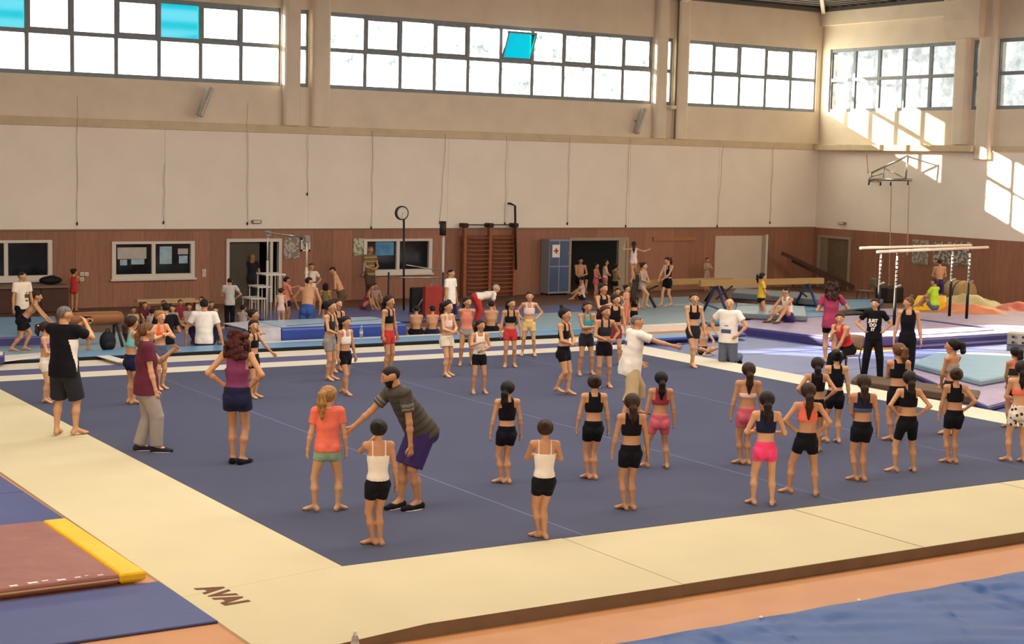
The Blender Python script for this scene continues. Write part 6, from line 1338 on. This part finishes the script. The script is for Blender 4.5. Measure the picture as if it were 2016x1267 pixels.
person('girl with white wrist guards in black shorts walking left on the teal mat', 1313, 602, 503, -40, z=.12, age=.5, skin=0, hpitch=15, arms=(((.06, .22, .02), (1, 0, -.3)), ((.02, .16, .06), (1, 0, -.3))), feet=((0, .12, 0), (0, -.08, 0)), hair=('pony', 'auburn', .8), top=('crop', ['cream', BLK], {'hem': .10, 'mf': lambda C, c: (((C - c['pel']) @ c['S']) < 0).astype(int)}), bot=('short', BLK, {'len': .4}), group=GB)
person('blurred child jumping in front of the pale sliding door', 1390, 560, 505, 30, xy=tuple(G(1390, 572, 0)[:2]), h=1.1, z=0.0, skin=2, arms=('chest', 'chest'), hair=('short', 'brown'), top=('tank', 'nude'), bot=('brief', 'nude'), group=GB)
# backpack and small things
p_ = G(212, 691, .10); bp = empty('backpack', tuple(map(float, p_))); tag(bp, 'black backpack standing in front of the vaulting horse', 'backpack')
q = MB(); q.ell((0, 0, .2), (.17, .13, .21), 14, 9); q.build('body', mat('backpack_black', '#14141a', .7), bp)
q = MB(); q.ell((0, -.10, .13), (.13, .07, .10), 12, 7); q.build('front_pocket', mat('backpack_black', '#14141a', .7), bp)
q = MB(); q.tube([(-.04, 0, .39), (-.03, 0, .45), (.03, 0, .45), (.04, 0, .39)], .012, 6); q.build('handle', mat('backpack_black', '#14141a', .7), bp)
p_ = G(168, 690, .10); person('child in green T-shirt behind the raised phone', 172, 688, 625, 120, z=.1, hair=('short', 'dark'), skin=1, arms=('front', 'front'), top=('tee', 'green'), bot=('loose', 'grey'), group=GB)
ch2 = G(1703, 600, 0.0); chair((float(ch2[0]), float(ch2[1]), 0.0), math.radians(70), 'empty grey chair by the right wall behind the steel blue mat', '#6a5f52')
p_ = G(1762, 596, 0.0); q = MB(); q.box((p_[0] - .35, p_[1], 0), (p_[0] + .35, p_[1] + .5, .5), 0, .05); tag(q.build('foam_block', mat('dark_brown_vinyl', '#2c231f', .6)), 'dark brown block against the right wall behind the parallel bars', 'block')
# spring board and barrel
p_ = RW(1887, 565, 30.6); q = MB(); q.tube([(30.6, p_[1] + .38, .42), (30.6, p_[1] - .38, .42)], .40, 20); br = tag(q.build('foam_roll', mat('tan_vinyl', '#a98a5c', .5, .06, 3)), 'large tan foam roll behind the bare-backed boy at the posters', 'foam roll')
for k_ in (-.15, .3):
    q = MB(); q.tube([(30.6, p_[1] + k_, .42), (30.6, p_[1] + k_ + .05, .42)], .405, 20); child('strap', q, M_iron, br)
p_ = G(1995, 690, .06); sb = empty('springboard', tuple(map(float, p_))); tag(sb, 'grey springboard end with square holes at the right picture edge', 'springboard')
_c2 = nz((CAM_POS - p_) * [1, 1, 0]); sb.rotation_euler = (0, 0, math.atan2(_c2[1], _c2[0]) + math.pi / 2)
q = MB(); q.box((-.15, 0, .12), (.7, .5, .42), 0, .03); q.build('board', mat('board_grey', '#77706a', .6, .1, 4), sb)
for x_ in (-.02, .2, .42):
    for z_ in (.19, .32):
        q = MB(); q.box((x_ - .03, -.006, z_ - .025), (x_ + .03, .004, z_ + .025)); q.build('hole', M_black, sb)
q = MB(); q.box((-.15, .05, 0), (.7, .45, .13)); q.build('base', M_grey, sb)

# counter under the dark window at far left, with a bag on it
cb0, cb1 = B(-90, 566, 26.4), B(136, 566, 26.4); ct = empty('counter', ((cb0[0] + cb1[0]) / 2, 26.4, 0)); tag(ct, 'dark wooden counter under the window at far left', 'counter')
q = MB(); q.box((cb0[0], 26.35, cb0[2] - .06), (cb1[0], 27.2, cb0[2])); child('counter_top', q, mat('counter_top_wood', '#7a6250', .5, .1, 4), ct)
for k_ in range(4):
    xa = cb0[0] + (cb1[0] - cb0[0]) * k_ / 4; xb = cb0[0] + (cb1[0] - cb0[0]) * (k_ + 1) / 4
    q = MB(); q.box((xa + .01, 26.42, .02), (xb - .01, 26.46, cb0[2] - .07)); child('front_panel', q, mat('counter_dark_wood', '#4c3226', .6, .1, 4), ct)
q = MB(); q.box((cb0[0], 26.46, 0), (cb1[0], 27.2, cb0[2] - .06)); child('carcass', q, mat('counter_dark_wood', '#4c3226', .6, .1, 4), ct)
bg = B(102, 566, 26.6); sb2 = empty('sports_bag', (float(bg[0]), 26.7, float(cb0[2]))); tag(sb2, 'black sports bag lying on the dark counter', 'bag')
q = MB(); q.ell((0, 0, .11), (.30, .14, .11), 14, 8); q.build('body', mat('backpack_black', '#14141a', .7), sb2)
q = MB(); q.tube([(-.12, -.1, .16), (-.06, -.12, .24), (.06, -.12, .24), (.12, -.1, .16)], .012, 6); q.build('handle', mat('backpack_black', '#14141a', .7), sb2)
